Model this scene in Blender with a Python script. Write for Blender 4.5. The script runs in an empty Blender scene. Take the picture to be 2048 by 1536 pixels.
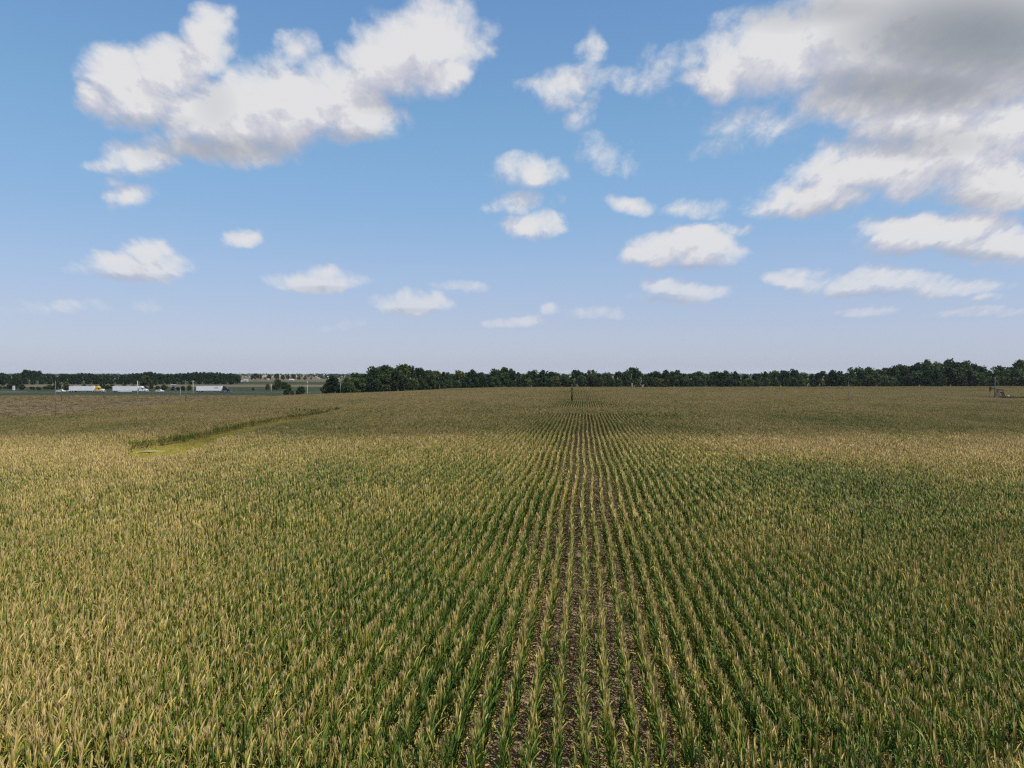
import bpy, bmesh, math, random
import numpy as np
from mathutils import Vector, Matrix

ONLY = globals().get('ONLY', None)          # development switch: a set of section names, None builds everything
def on(s): return ONLY is None or s in ONLY

rng = np.random.default_rng(7)
random.seed(7)
R = math.radians
scene = bpy.context.scene
col = scene.collection

# ------------------------------------------------------------------ camera frame
F_PX, HOR, CAM_H = 1400.0, 747.0, 12.2           # focal length and horizon row of the 2048 px wide photograph
YAW = math.atan2(1168 - 1024, F_PX)              # crop rows run along world +Y, camera turned a little to the left of them
PITCH = math.atan2(768 - HOR, F_PX)
FW = np.array([-math.sin(YAW), math.cos(YAW)])   # camera heading on the ground
RT = np.array([math.cos(YAW), math.sin(YAW)])
def W(X, D, z=0.0):
    """point X metres to the right and D metres ahead of the camera"""
    p = RT * X + FW * D
    return (float(p[0]), float(p[1]), float(z))
def at(px, D, z=0.0): return W((px - 1024) / F_PX * D, D, z)
def camXD(x, y): return x * RT[0] + y * RT[1], x * FW[0] + y * FW[1]
ANG = YAW                                        # rotation that lays local +X along the camera's right

# ------------------------------------------------------------------ small helpers
def tag(o, label=None, cat=None, group=None, kind=None):
    if label: o['label'] = label
    if cat: o['category'] = cat
    if group: o['group'] = group
    if kind: o['kind'] = kind
    return o
def empty(name, loc=(0, 0, 0), rz=0.0):
    o = bpy.data.objects.new(name, None); col.objects.link(o)
    o.location = loc; o.rotation_euler = (0, 0, rz); o.empty_display_size = 0.2
    return o
def mesh_from(name, v, f, mats=(), attrs=None, smooth=False, mat_idx=None):
    me = bpy.data.meshes.new(name)
    me.from_pydata([tuple(map(float, p)) for p in v], [], [tuple(map(int, q)) for q in f])
    for m in mats: me.materials.append(m)
    if attrs:
        for k, a in attrs.items():
            at_ = me.attributes.new(k, 'FLOAT', 'POINT'); at_.data.foreach_set('value', np.asarray(a, dtype=np.float32))
    if mat_idx is not None: me.polygons.foreach_set('material_index', np.asarray(mat_idx, dtype=np.int32))
    if smooth: me.polygons.foreach_set('use_smooth', np.ones(len(me.polygons), dtype=bool))
    me.update()
    return me
def link(name, me, parent=None, loc=None, rot=None):
    o = bpy.data.objects.new(name, me); col.objects.link(o)
    if parent: o.parent = parent
    if loc is not None: o.location = loc
    if rot is not None: o.rotation_euler = rot
    return o
class MB:
    """collects simple solids into one mesh"""
    def __init__(s): s.v, s.f = [], []
    def add(s, v, f):
        n = len(s.v); s.v += [tuple(p) for p in v]; s.f += [tuple(i + n for i in q) for q in f]; return s
    def box(s, x0, x1, y0, y1, z0, z1, b=0.0):
        if b <= 0:
            v = [(x, y, z) for x in (x0, x1) for y in (y0, y1) for z in (z0, z1)]
            return s.add(v, [(0, 1, 3, 2), (4, 6, 7, 5), (0, 4, 5, 1), (2, 3, 7, 6), (0, 2, 6, 4), (1, 5, 7, 3)])
        bm = bmesh.new(); bmesh.ops.create_cube(bm, size=1)
        for p in bm.verts: p.co = Vector(((x0 + x1) / 2 + p.co.x * (x1 - x0), (y0 + y1) / 2 + p.co.y * (y1 - y0), (z0 + z1) / 2 + p.co.z * (z1 - z0)))
        bmesh.ops.bevel(bm, geom=bm.edges[:], offset=b, segments=2, affect='EDGES', profile=0.5)
        bm.verts.index_update(); s.add([p.co[:] for p in bm.verts], [[q.index for q in fc.verts] for fc in bm.faces]); bm.free(); return s
    def prism(s, pts, y0, y1, b=0.0):
        """side outline (x, z) pushed out along y"""
        bm = bmesh.new()
        a = [bm.verts.new((x, y0, z)) for x, z in pts]; c = [bm.verts.new((x, y1, z)) for x, z in pts]; n = len(pts)
        bm.faces.new(a[::-1]); bm.faces.new(c)
        for i in range(n): bm.faces.new((a[i], a[(i + 1) % n], c[(i + 1) % n], c[i]))
        bmesh.ops.recalc_face_normals(bm, faces=bm.faces[:])
        if b: bmesh.ops.bevel(bm, geom=bm.edges[:], offset=b, segments=2, affect='EDGES', profile=0.5)
        bm.verts.index_update(); s.add([p.co[:] for p in bm.verts], [[q.index for q in fc.verts] for fc in bm.faces]); bm.free(); return s
    def tube(s, pts, rad, n=8):
        pts = [Vector(p) for p in pts]; rad = rad if isinstance(rad, (list, tuple)) else [rad] * len(pts)
        v, f = [], []
        for i, p in enumerate(pts):
            t = (pts[min(i + 1, len(pts) - 1)] - pts[max(i - 1, 0)]).normalized()
            a = t.orthogonal().normalized() if abs(t.z) < .95 else Vector((1, 0, 0)).cross(t).normalized(); b = t.cross(a)
            for k in range(n):
                w = 2 * math.pi * k / n; v.append(tuple(p + (a * math.cos(w) + b * math.sin(w)) * rad[i]))
        for i in range(len(pts) - 1):
            for k in range(n): f.append((i * n + k, i * n + (k + 1) % n, (i + 1) * n + (k + 1) % n, (i + 1) * n + k))
        f.append(tuple(range(n))[::-1]); f.append(tuple(range((len(pts) - 1) * n, len(pts) * n)))
        return s.add(v, f)
    def mesh(s, name, m, smooth=False): return mesh_from(name, s.v, s.f, [m] if m else [], smooth=smooth)
    def build(s, name, m, parent=None, smooth=False): return link(name, s.mesh(name, m, smooth), parent)

# ------------------------------------------------------------------ material helpers
def nt_new(name):
    m = bpy.data.materials.new(name); m.use_nodes = True
    nt = m.node_tree; nt.nodes.clear()
    return m, nt
def N(nt, typ, **kw):
    n = nt.nodes.new(typ)
    for k, v in kw.items():
        if k.startswith('i_'):
            key = k[2:]; key = int(key) if key.isdigit() else key
            n.inputs[key].default_value = v
        else: setattr(n, k, v)
    return n
def ramp(nt, fac, stops, interp='LINEAR'):
    r = nt.nodes.new('ShaderNodeValToRGB'); r.color_ramp.interpolation = interp
    e = r.color_ramp.elements
    while len(e) < len(stops): e.new(0.5)
    for el, (p, c) in zip(e, stops): el.position = p; el.color = (*c, 1) if len(c) == 3 else c
    nt.links.new(fac, r.inputs[0]); return r.outputs[0]
def mth(nt, op, a, b=None, c=None, clamp=False):
    n = nt.nodes.new('ShaderNodeMath'); n.operation = op; n.use_clamp = clamp
    for i, v in enumerate((a, b, c)):
        if v is None: continue
        if isinstance(v, (int, float)): n.inputs[i].default_value = v
        else: nt.links.new(v, n.inputs[i])
    return n.outputs[0]
def vmth(nt, op, a, b=None, c=None):
    n = nt.nodes.new('ShaderNodeVectorMath'); n.operation = op
    for i, v in enumerate((a, b, c)):
        if v is None: continue
        if isinstance(v, (tuple, list)): n.inputs[i].default_value = v
        else: nt.links.new(v, n.inputs[i])
    return n.outputs['Value' if op in ('DOT_PRODUCT', 'LENGTH') else 'Vector']
def mixc(nt, fac, a, b, blend='MIX'):
    n = nt.nodes.new('ShaderNodeMix'); n.data_type = 'RGBA'; n.blend_type = blend
    for i, v in ((0, fac), (6, a), (7, b)):
        if isinstance(v, (int, float)): n.inputs[i].default_value = v
        elif isinstance(v, tuple): n.inputs[i].default_value = (*v, 1) if len(v) == 3 else v
        else: nt.links.new(v, n.inputs[i])
    return n.outputs[2]
def noise(nt, vec, scale, detail=4, rough=.55, dist=0.0, dim='3D'):
    n = N(nt, 'ShaderNodeTexNoise', noise_dimensions=dim)
    n.inputs['Scale'].default_value = scale; n.inputs['Detail'].default_value = detail; n.inputs['Roughness'].default_value = rough; n.inputs['Distortion'].default_value = dist
    if vec is not None: nt.links.new(vec, n.inputs['Vector'])
    return n
def simple(name, c, rough=.6, metal=0.0, vary=.12, scale=3.0, spec=.3):
    """a plain paint / metal / wood surface with a little wear in it"""
    m, nt = nt_new(name)
    out = N(nt, 'ShaderNodeOutputMaterial'); b = N(nt, 'ShaderNodeBsdfPrincipled')
    tc = N(nt, 'ShaderNodeTexCoord')
    ns = noise(nt, tc.outputs['Object'], scale, 5, .6)
    lo = tuple(x * (1 - vary) for x in c); hi = tuple(min(1, x * (1 + vary)) for x in c)
    nt.links.new(ramp(nt, ns.outputs[0], [(.3, lo), (.7, hi)]), b.inputs['Base Color'])
    b.inputs['Roughness'].default_value = rough; b.inputs['Metallic'].default_value = metal
    b.inputs['Specular IOR Level'].default_value = spec
    nt.links.new(b.outputs[0], out.inputs[0]); return m
def leafy(name, color_fn, trans=.35, rough=.6, spec=.15):
    """leaf surface: diffuse + some light through the blade; color_fn(nt) returns a colour socket"""
    m, nt = nt_new(name)
    out = N(nt, 'ShaderNodeOutputMaterial')
    c = color_fn(nt)
    b = N(nt, 'ShaderNodeBsdfPrincipled'); b.inputs['Roughness'].default_value = rough; b.inputs['Specular IOR Level'].default_value = spec
    nt.links.new(c, b.inputs['Base Color'])
    t = N(nt, 'ShaderNodeBsdfTranslucent'); nt.links.new(c, t.inputs[0])
    mx = N(nt, 'ShaderNodeMixShader'); mx.inputs[0].default_value = trans
    nt.links.new(b.outputs[0], mx.inputs[1]); nt.links.new(t.outputs[0], mx.inputs[2]); nt.links.new(mx.outputs[0], out.inputs[0])
    return m

# ------------------------------------------------------------------ sun, sky and clouds
SUN_AZ, SUN_EL = R(120), R(52)                   # measured to the right of the camera heading
sun_h = FW * math.cos(SUN_AZ) + RT * math.sin(SUN_AZ)
SUN_DIR = np.array([sun_h[0] * math.cos(SUN_EL), sun_h[1] * math.cos(SUN_EL), math.sin(SUN_EL)])
SKY_S, EXPO = 0.1, 0.85

def build_sky():
    w = bpy.data.worlds.new("World"); scene.world = w; w.use_nodes = True
    nt = w.node_tree; nt.nodes.clear()
    out = N(nt, 'ShaderNodeOutputWorld'); bg = N(nt, 'ShaderNodeBackground'); bg.inputs[1].default_value = SKY_S
    nt.links.new(bg.outputs[0], out.inputs[0])
    sky = N(nt, 'ShaderNodeTexSky', sky_type='NISHITA'); sky.sun_disc = False
    sky.sun_elevation = SUN_EL
    sky.sun_rotation = math.atan2(sun_h[0], sun_h[1])
    sky.altitude = 0; sky.air_density = 1.0; sky.dust_density = 0.6; sky.ozone_density = 2.0
    tc = N(nt, 'ShaderNodeTexCoord'); d = tc.outputs['Generated']
    f = vmth(nt, 'DOT_PRODUCT', d, (FW[0], FW[1], 0)); r = vmth(nt, 'DOT_PRODUCT', d, (RT[0], RT[1], 0))
    up = N(nt, 'ShaderNodeSeparateXYZ'); nt.links.new(d, up.inputs[0])
    fc = mth(nt, 'MAXIMUM', f, 0.08)
    u = mth(nt, 'DIVIDE', r, fc); v = mth(nt, 'DIVIDE', up.outputs[2], fc)

    # (px, py, radius x, radius y, weight) of the puffs each cloud is made of
    P = [
     (225,150,92,70,1.05),(180,195,58,46,.95),(415,78,70,76,1.05),(352,150,90,78,1.05),(290,205,135,55,1),(470,225,150,85,1.1),(585,222,135,75,1.2),(520,160,110,50,.6),(650,170,90,45,.7),
     (587,118,34,40,.6),(850,78,128,92,1.15),(905,145,62,52,.9),(785,135,105,75,1.1),(725,130,60,45,.8),(690,195,110,60,1.0),(705,245,115,50,1),(430,290,150,40,.8),
     (290,318,75,36,.8),(225,335,52,16,.6),(272,395,42,26,.7),(235,372,20,11,.5),
     (482,477,36,20,.85),(258,533,112,30,1),(292,508,55,24,.9),(635,563,88,21,.9),(660,550,40,14,.8),(818,607,82,21,.9),(800,595,40,15,.8),(915,577,45,9,.5),
     (1062,355,68,30,.85),(1045,340,40,20,.7),(1045,410,42,20,.5),(1065,455,54,24,.85),
     (1165,118,32,48,.70),(1112,188,60,40,.70),(1150,170,50,30,.6),(1170,235,22,30,.4),(1265,168,75,18,.42),(1335,145,28,30,.30),
     (1250,410,52,17,.7),(1400,413,55,17,.5),(1365,500,105,36,1.1),(1290,517,52,22,1),(1408,478,72,34,1.1),(1450,490,40,22,.8),(1465,450,38,12,.55),
     (1340,570,58,20,.9),(1395,578,58,16,.85),(1345,592,70,14,.6),(1040,640,58,10,.8),(1105,619,24,12,.7),(1190,625,42,9,.45),
     (1560,105,165,90,1.1),(1470,140,95,55,1),(1720,70,210,130,1.3),(1930,60,330,170,1.5),(1700,205,140,55,.9),(1860,170,260,80,1.2),(1960,185,200,45,1.0),
     (1850,245,180,62,1.1),(2010,255,135,78,1.1),(1770,340,170,66,1.2),(1650,395,105,45,1.05),(1600,412,85,24,.8),(1890,310,160,70,1.15),(1985,360,150,68,1.15),
     (1880,475,165,42,1.1),(1810,468,100,38,1.1),(2010,490,110,40,1),(1960,450,100,35,.9),
     (1720,567,130,28,.85),(1745,550,60,24,.8),(1570,562,52,15,.85),(1590,550,28,12,.7),(1850,572,160,20,.75),(1735,620,52,9,.6),(1960,595,42,10,.6),(1950,627,85,9,.5),
     (120,615,55,9,.35),(290,608,20,9,.4),(1210,315,28,18,.3),(690,650,25,6,.35),
     (1450,290,40,10,.3),(1520,255,60,26,.35),
    ]
    # thick, shaded parts of the clouds
    G = [(1960,70,330,130,.95),(1830,175,260,62,.8),(1700,205,150,42,.45),(1560,30,110,40,.3),(1700,20,200,40,.5),(1830,285,190,40,.35),(1700,425,150,28,.25),(1940,400,140,22,.3),
         (460,300,220,34,.5),(430,210,50,60,.2),(700,275,140,22,.3),(770,205,80,30,.25),(300,245,120,20,.3),(1390,540,110,13,.5),(1340,600,80,13,.4),(1880,512,190,17,.4),(1760,592,170,13,.35),
         (260,556,110,12,.3),(640,578,80,9,.3),(820,622,75,8,.3)]
    P = [(a, b, c, d, w if w > .85 else max(.1, w - .1 - .28 * (.85 - w))) for a, b, c, d, w in P]
    def uv(px, py):
        x, y = (px - 1024) / F_PX, (768 - py) / F_PX
        fo = math.cos(PITCH) + y * math.sin(PITCH); upv = y * math.cos(PITCH) - math.sin(PITCH)
        return x / fo, upv / fo
    def blobs(t, us, vs, L, smooth=False):
        """largest of w * (1 - q.q) over the ellipses, three of them per vector"""
        acc = None
        U = N(t, 'ShaderNodeCombineXYZ'); V = N(t, 'ShaderNodeCombineXYZ')
        for i in range(3): t.links.new(us, U.inputs[i]); t.links.new(vs, V.inputs[i])
        L = list(L)
        while len(L) % 3: L.append((0, 3000, 10, 10, .1))
        for k in range(0, len(L), 3):
            tr = L[k:k + 3]; c = [uv(a[0], a[1]) for a in tr]
            su = tuple(F_PX / a[2] for a in tr); sv = tuple(F_PX / a[3] for a in tr); w_ = tuple(a[4] for a in tr)
            q = vmth(t, 'MULTIPLY_ADD', U.outputs[0], su, tuple(-c[i][0] * su[i] for i in range(3)))
            p = vmth(t, 'MULTIPLY_ADD', V.outputs[0], sv, tuple(-c[i][1] * sv[i] for i in range(3)))
            qq = vmth(t, 'MULTIPLY', q, q); rr = vmth(t, 'MULTIPLY_ADD', p, p, qq)
            g = vmth(t, 'MULTIPLY_ADD', rr, tuple(-x for x in w_), w_)
            acc = g if acc is None else vmth(t, 'MAXIMUM', acc, g)
        s = N(t, 'ShaderNodeSeparateXYZ'); t.links.new(acc, s.inputs[0])
        o = mth(t, 'SMOOTH_MAX', s.outputs[0], s.outputs[1], .25); o = mth(t, 'SMOOTH_MAX', o, s.outputs[2], .25)
        return o

    # density group: (u, v) -> amount of cloud
    g = bpy.data.node_groups.new('cloud_amount', 'ShaderNodeTree')
    for nm, io in (('u', 'INPUT'), ('v', 'INPUT'), ('amount', 'OUTPUT')): g.interface.new_socket(nm, in_out=io, socket_type='NodeSocketFloat')
    gi, go = N(g, 'NodeGroupInput'), N(g, 'NodeGroupOutput')
    vv = mth(g, 'ADD', mth(g, 'MAXIMUM', gi.outputs[1], -.02), .16)
    vn = mth(g, 'MULTIPLY_ADD', mth(g, 'MAXIMUM', gi.outputs[1], -.02), .45, .21)
    a = mth(g, 'DIVIDE', gi.outputs[0], vn); b = mth(g, 'MULTIPLY', mth(g, 'LOGARITHM', vn, math.e), 2.2)
    c3 = N(g, 'ShaderNodeCombineXYZ'); g.links.new(a, c3.inputs[0]); g.links.new(b, c3.inputs[1])
    wn = noise(g, c3.outputs[0], 2.6, 3, .6)
    wv = vmth(g, 'SUBTRACT', wn.outputs[1], (.5, .5, .5))
    sep = N(g, 'ShaderNodeSeparateXYZ'); g.links.new(wv, sep.inputs[0])
    amp = mth(g, 'MULTIPLY', vv, .26)
    u2 = mth(g, 'MULTIPLY_ADD', sep.outputs[0], amp, gi.outputs[0])
    v2 = mth(g, 'MULTIPLY_ADD', sep.outputs[1], mth(g, 'MULTIPLY', amp, .6), gi.outputs[1])
    M = blobs(g, u2, v2, P)
    # clouds away from the photographed part of the sky, so that the rest of the dome is not bare
    far = mth(g, 'SMOOTH_MAX', mth(g, 'ABSOLUTE', gi.outputs[0]), mth(g, 'MULTIPLY', gi.outputs[1], 1.25), .1)
    mr = N(g, 'ShaderNodeMapRange', interpolation_type='SMOOTHSTEP'); g.links.new(far, mr.inputs[0])
    mr.inputs[1].default_value = .80; mr.inputs[2].default_value = 1.1
    gen = noise(g, c3.outputs[0], .9, 2, .5)
    gm = mth(g, 'MULTIPLY_ADD', gen.outputs[0], 5.0, -2.6)
    mx = N(g, 'ShaderNodeMix'); g.links.new(mr.outputs[0], mx.inputs[0]); g.links.new(M, mx.inputs[2]); g.links.new(gm, mx.inputs[3])
    fb = noise(g, c3.outputs[0], 8.5, 8, .62, .25)
    fine = mth(g, 'MULTIPLY_ADD', fb.outputs[0], 1.95, -.76)
    fb2 = noise(g, c3.outputs[0], 22, 5, .62, .6)
    fine = mth(g, 'MULTIPLY_ADD', fb2.outputs[0], .6, mth(g, 'SUBTRACT', fine, .30))
    am = mth(g, 'ADD', mth(g, 'MAXIMUM', mx.outputs[0], -1.5), fine)
    g.links.new(am, go.inputs[0])

    def amount(us, vs):
        n = N(nt, 'ShaderNodeGroup'); n.node_tree = g
        nt.links.new(us, n.inputs[0]); nt.links.new(vs, n.inputs[1]); return n.outputs[0]
    D1 = amount(u, v)
    vs = mth(nt, 'ADD', mth(nt, 'MAXIMUM', v, -.02), .16)
    D2 = amount(mth(nt, 'MULTIPLY_ADD', vs, .035, u), mth(nt, 'MULTIPLY_ADD', vs, .075, v))
    def sstep(x, lo, hi, a=0., b=1.):
        m = N(nt, 'ShaderNodeMapRange', interpolation_type='SMOOTHSTEP'); nt.links.new(x, m.inputs[0])
        for i, q in enumerate((lo, hi, a, b)): m.inputs[i + 1].default_value = q
        return m.outputs[0]
    alpha = sstep(D1, -.22, 1.05)
    lit = sstep(mth(nt, 'SUBTRACT', D1, D2), -.75, .55)
    body = sstep(D1, .1, 1.3)
    grey = mth(nt, 'MAXIMUM', blobs(nt, u, v, G), 0.)
    K = 1 / (SKY_S * 2 ** EXPO)
    shade = mth(nt, 'MULTIPLY_ADD', lit, .85, .16)
    shade = mth(nt, 'MULTIPLY_ADD', body, .15, shade, clamp=True)
    c = ramp(nt, shade, [(0, (.47, .48, .57)), (.45, (.57, .58, .66)), (.8, (.66, .665, .71)), (1, (.75, .75, .77))])
    c = mixc(nt, mth(nt, 'MULTIPLY', grey, 1.0, clamp=True), c, (.27, .30, .345))
    c = vmth(nt, 'MULTIPLY', c, (K, K, K))
    # sky colour: the measured air, drawn towards the clear blue overhead and the pale lavender haze low down
    air = ramp(nt, up.outputs[2], [(0.0, (.425, .472, .612)), (.06, (.405, .466, .645)), (.13, (.34, .46, .68)), (.22, (.24, .425, .68)), (.31, (.195, .39, .645)), (.42, (.15, .32, .59)), (.50, (.125, .275, .55)), (1.0, (.06, .17, .42))])
    air = vmth(nt, 'MULTIPLY', air, (K, K, K))
    base = mixc(nt, .85, sky.outputs[0], air)
    fade = sstep(v, .0, .22, .45, 1.)
    al = mth(nt, 'MULTIPLY', alpha, fade)
    al = mth(nt, 'MULTIPLY', al, sstep(v, 0.004, .03))
    nt.links.new(mixc(nt, al, base, c), bg.inputs[0])
    w.cycles.sampling_method = 'MANUAL'; w.cycles.sample_map_resolution = 512

    L = bpy.data.lights.new('sun', 'SUN'); L.energy = 5.0; L.angle = R(.53); L.color = (1, .955, .87)
    so = bpy.data.objects.new('sun', L); col.objects.link(so)
    so.rotation_euler = Vector(SUN_DIR).to_track_quat('Z', 'Y').to_euler()
build_sky()

cam = bpy.data.cameras.new('camera'); co = bpy.data.objects.new('camera', cam); col.objects.link(co)
cam.sensor_width = 36; cam.lens = F_PX / 2048 * 36; cam.clip_start = .1; cam.clip_end = 60000
co.location = (0, 0, CAM_H); co.rotation_euler = (R(90) - PITCH, 0, YAW)
scene.camera = co

scene.view_settings.view_transform = 'Standard'; scene.view_settings.look = 'None'
scene.view_settings.exposure = EXPO; scene.view_settings.gamma = 1.0
scene.render.engine = 'CYCLES'
cy = scene.cycles
cy.max_bounces = 5; cy.diffuse_bounces = 3; cy.glossy_bounces = 2; cy.transmission_bounces = 4; cy.transparent_max_bounces = 6; cy.volume_bounces = 0
cy.use_adaptive_sampling = True; cy.adaptive_threshold = .01
cy.use_denoising = False; cy.pixel_filter_type = 'BLACKMAN_HARRIS'; cy.filter_width = 1.3
cy.sample_clamp_indirect = 4
scene.render.threads_mode = 'AUTO'
#SECTION_END_SKY

# ------------------------------------------------------------------ surface materials
def soil_col(nt, tc):
    a = noise(nt, tc, .35, 6, .65); b = noise(nt, tc, 2.6, 5, .55)
    c1 = ramp(nt, b.outputs[0], [(.25, (.195, .145, .10)), (.5, (.235, .178, .122)), (.75, (.28, .215, .15))])
    c2 = ramp(nt, a.outputs[0], [(.35, (.72, .70, .68)), (.65, (1.1, 1.05, 1.0))])
    return mixc(nt, 1.0, c1, c2, 'MULTIPLY')
def make_soil():
    m, nt = nt_new('dry_soil')
    out = N(nt, 'ShaderNodeOutputMaterial'); b = N(nt, 'ShaderNodeBsdfPrincipled'); b.inputs['Roughness'].default_value = .95; b.inputs['Specular IOR Level'].default_value = .1
    tc = N(nt, 'ShaderNodeTexCoord').outputs['Object']
    nt.links.new(soil_col(nt, tc), b.inputs['Base Color'])
    bn = noise(nt, tc, 7, 4, .55); bp = N(nt, 'ShaderNodeBump'); bp.inputs['Strength'].default_value = .4; bp.inputs['Distance'].default_value = .05
    nt.links.new(bn.outputs[0], bp.inputs['Height']); nt.links.new(bp.outputs[0], b.inputs['Normal'])
    nt.links.new(b.outputs[0], out.inputs[0]); return m
def patchy(name, stops, s1=.05, s2=1.2, rough=.9, bump=0.0, stretch=(1, 1, 1)):
    m, nt = nt_new(name)
    out = N(nt, 'ShaderNodeOutputMaterial'); b = N(nt, 'ShaderNodeBsdfPrincipled'); b.inputs['Roughness'].default_value = rough; b.inputs['Specular IOR Level'].default_value = .1
    tc = N(nt, 'ShaderNodeTexCoord').outputs['Object']; tc = vmth(nt, 'MULTIPLY', tc, stretch)
    a = noise(nt, tc, s1, 4, .6); c = noise(nt, tc, s2, 5, .65)
    f = mth(nt, 'MULTIPLY_ADD', c.outputs[0], .6, mth(nt, 'MULTIPLY_ADD', a.outputs[0], .9, -.25))
    nt.links.new(ramp(nt, f, stops), b.inputs['Base Color'])
    if bump:
        bp = N(nt, 'ShaderNodeBump'); bp.inputs['Strength'].default_value = .8; bp.inputs['Distance'].default_value = bump
        nt.links.new(c.outputs[0], bp.inputs['Height']); nt.links.new(bp.outputs[0], b.inputs['Normal'])
    nt.links.new(b.outputs[0], out.inputs[0]); return m

def corn_color(nt):
    """green at the heart, straw at the tips and on old leaves; patches ripen at different times, and the sunlit band is partly painted in"""
    at_ = N(nt, 'ShaderNodeAttribute', attribute_name='dry')
    ge = N(nt, 'ShaderNodeNewGeometry'); oi = N(nt, 'ShaderNodeObjectInfo')
    big = noise(nt, vmth(nt, 'MULTIPLY', ge.outputs[0], (.045, .022, .0)), 1.0, 4, .6, .4)
    mid = noise(nt, vmth(nt, 'MULTIPLY', ge.outputs[0], (.9, .55, .25)), 1.0, 3, .6)
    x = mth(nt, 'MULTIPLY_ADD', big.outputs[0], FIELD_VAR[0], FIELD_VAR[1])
    x = mth(nt, 'ADD', mth(nt, 'MULTIPLY_ADD', mid.outputs[0], .42, -.21), x)
    x = mth(nt, 'ADD', mth(nt, 'MULTIPLY_ADD', oi.outputs['Random'], .12, -.06), x)
    for (gx_, gy_, _z), sx_, sy_, amt in ((W(66, 98), 58, 20, .32), (W(40, 340), 420, 150, .20), (W(-58, 92), 44, 13, .16), (W(-15, 24), 12, 10, .10), (W(34, 66), 26, 12, -.10), (W(-24, 104), 20, 12, .10), (W(-60, 150), 10, 60, .26)):  # ripeness patches; those at the sunlit band also paint part of its brightness
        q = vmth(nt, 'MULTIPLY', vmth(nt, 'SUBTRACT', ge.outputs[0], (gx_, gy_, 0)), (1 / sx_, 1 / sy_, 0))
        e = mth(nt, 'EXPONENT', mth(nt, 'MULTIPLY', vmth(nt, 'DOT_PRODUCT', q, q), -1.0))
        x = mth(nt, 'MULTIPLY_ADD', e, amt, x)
    x = mth(nt, 'MINIMUM', mth(nt, 'ADD', at_.outputs['Fac'], x, clamp=True), mth(nt, 'MAXIMUM', at_.outputs['Fac'], .86))
    c = ramp(nt, x, [(0, (.040, .088, .015)), (.22, (.084, .152, .024)), (.42, (.165, .205, .036)), (.56, (.30, .275, .050)), (.70, (.465, .355, .105)), (.84, (.52, .405, .175)), (.94, (.46, .31, .105)), (1, (.27, .165, .065))])
    wn = N(nt, 'ShaderNodeTexWhiteNoise', noise_dimensions='1D'); nt.links.new(oi.outputs['Random'], wn.inputs['W'])
    g = mth(nt, 'MULTIPLY_ADD', wn.outputs['Value'], .16, .73)
    gv = N(nt, 'ShaderNodeCombineXYZ')
    for i in range(3): nt.links.new(g, gv.inputs[i])
    return vmth(nt, 'MULTIPLY', c, gv.outputs[0])
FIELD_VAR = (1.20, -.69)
def tassel_color(nt):
    oi = N(nt, 'ShaderNodeObjectInfo')
    return ramp(nt, oi.outputs['Random'], [(0, (.32, .24, .13)), (.5, (.43, .325, .17)), (1, (.50, .39, .215))])

def tree_leaf(name, c0, c1, c2):
    def fn(nt):
        oi = N(nt, 'ShaderNodeObjectInfo'); tc = N(nt, 'ShaderNodeTexCoord')
        n = noise(nt, tc.outputs['Object'], .55, 3, .6)
        x = mth(nt, 'MULTIPLY_ADD', oi.outputs['Random'], .5, mth(nt, 'MULTIPLY_ADD', n.outputs[0], 1.0, -.25))
        return ramp(nt, x, [(.1, c0), (.5, c1), (.95, c2)])
    return leafy(name, fn, .22, .6, .2)

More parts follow.
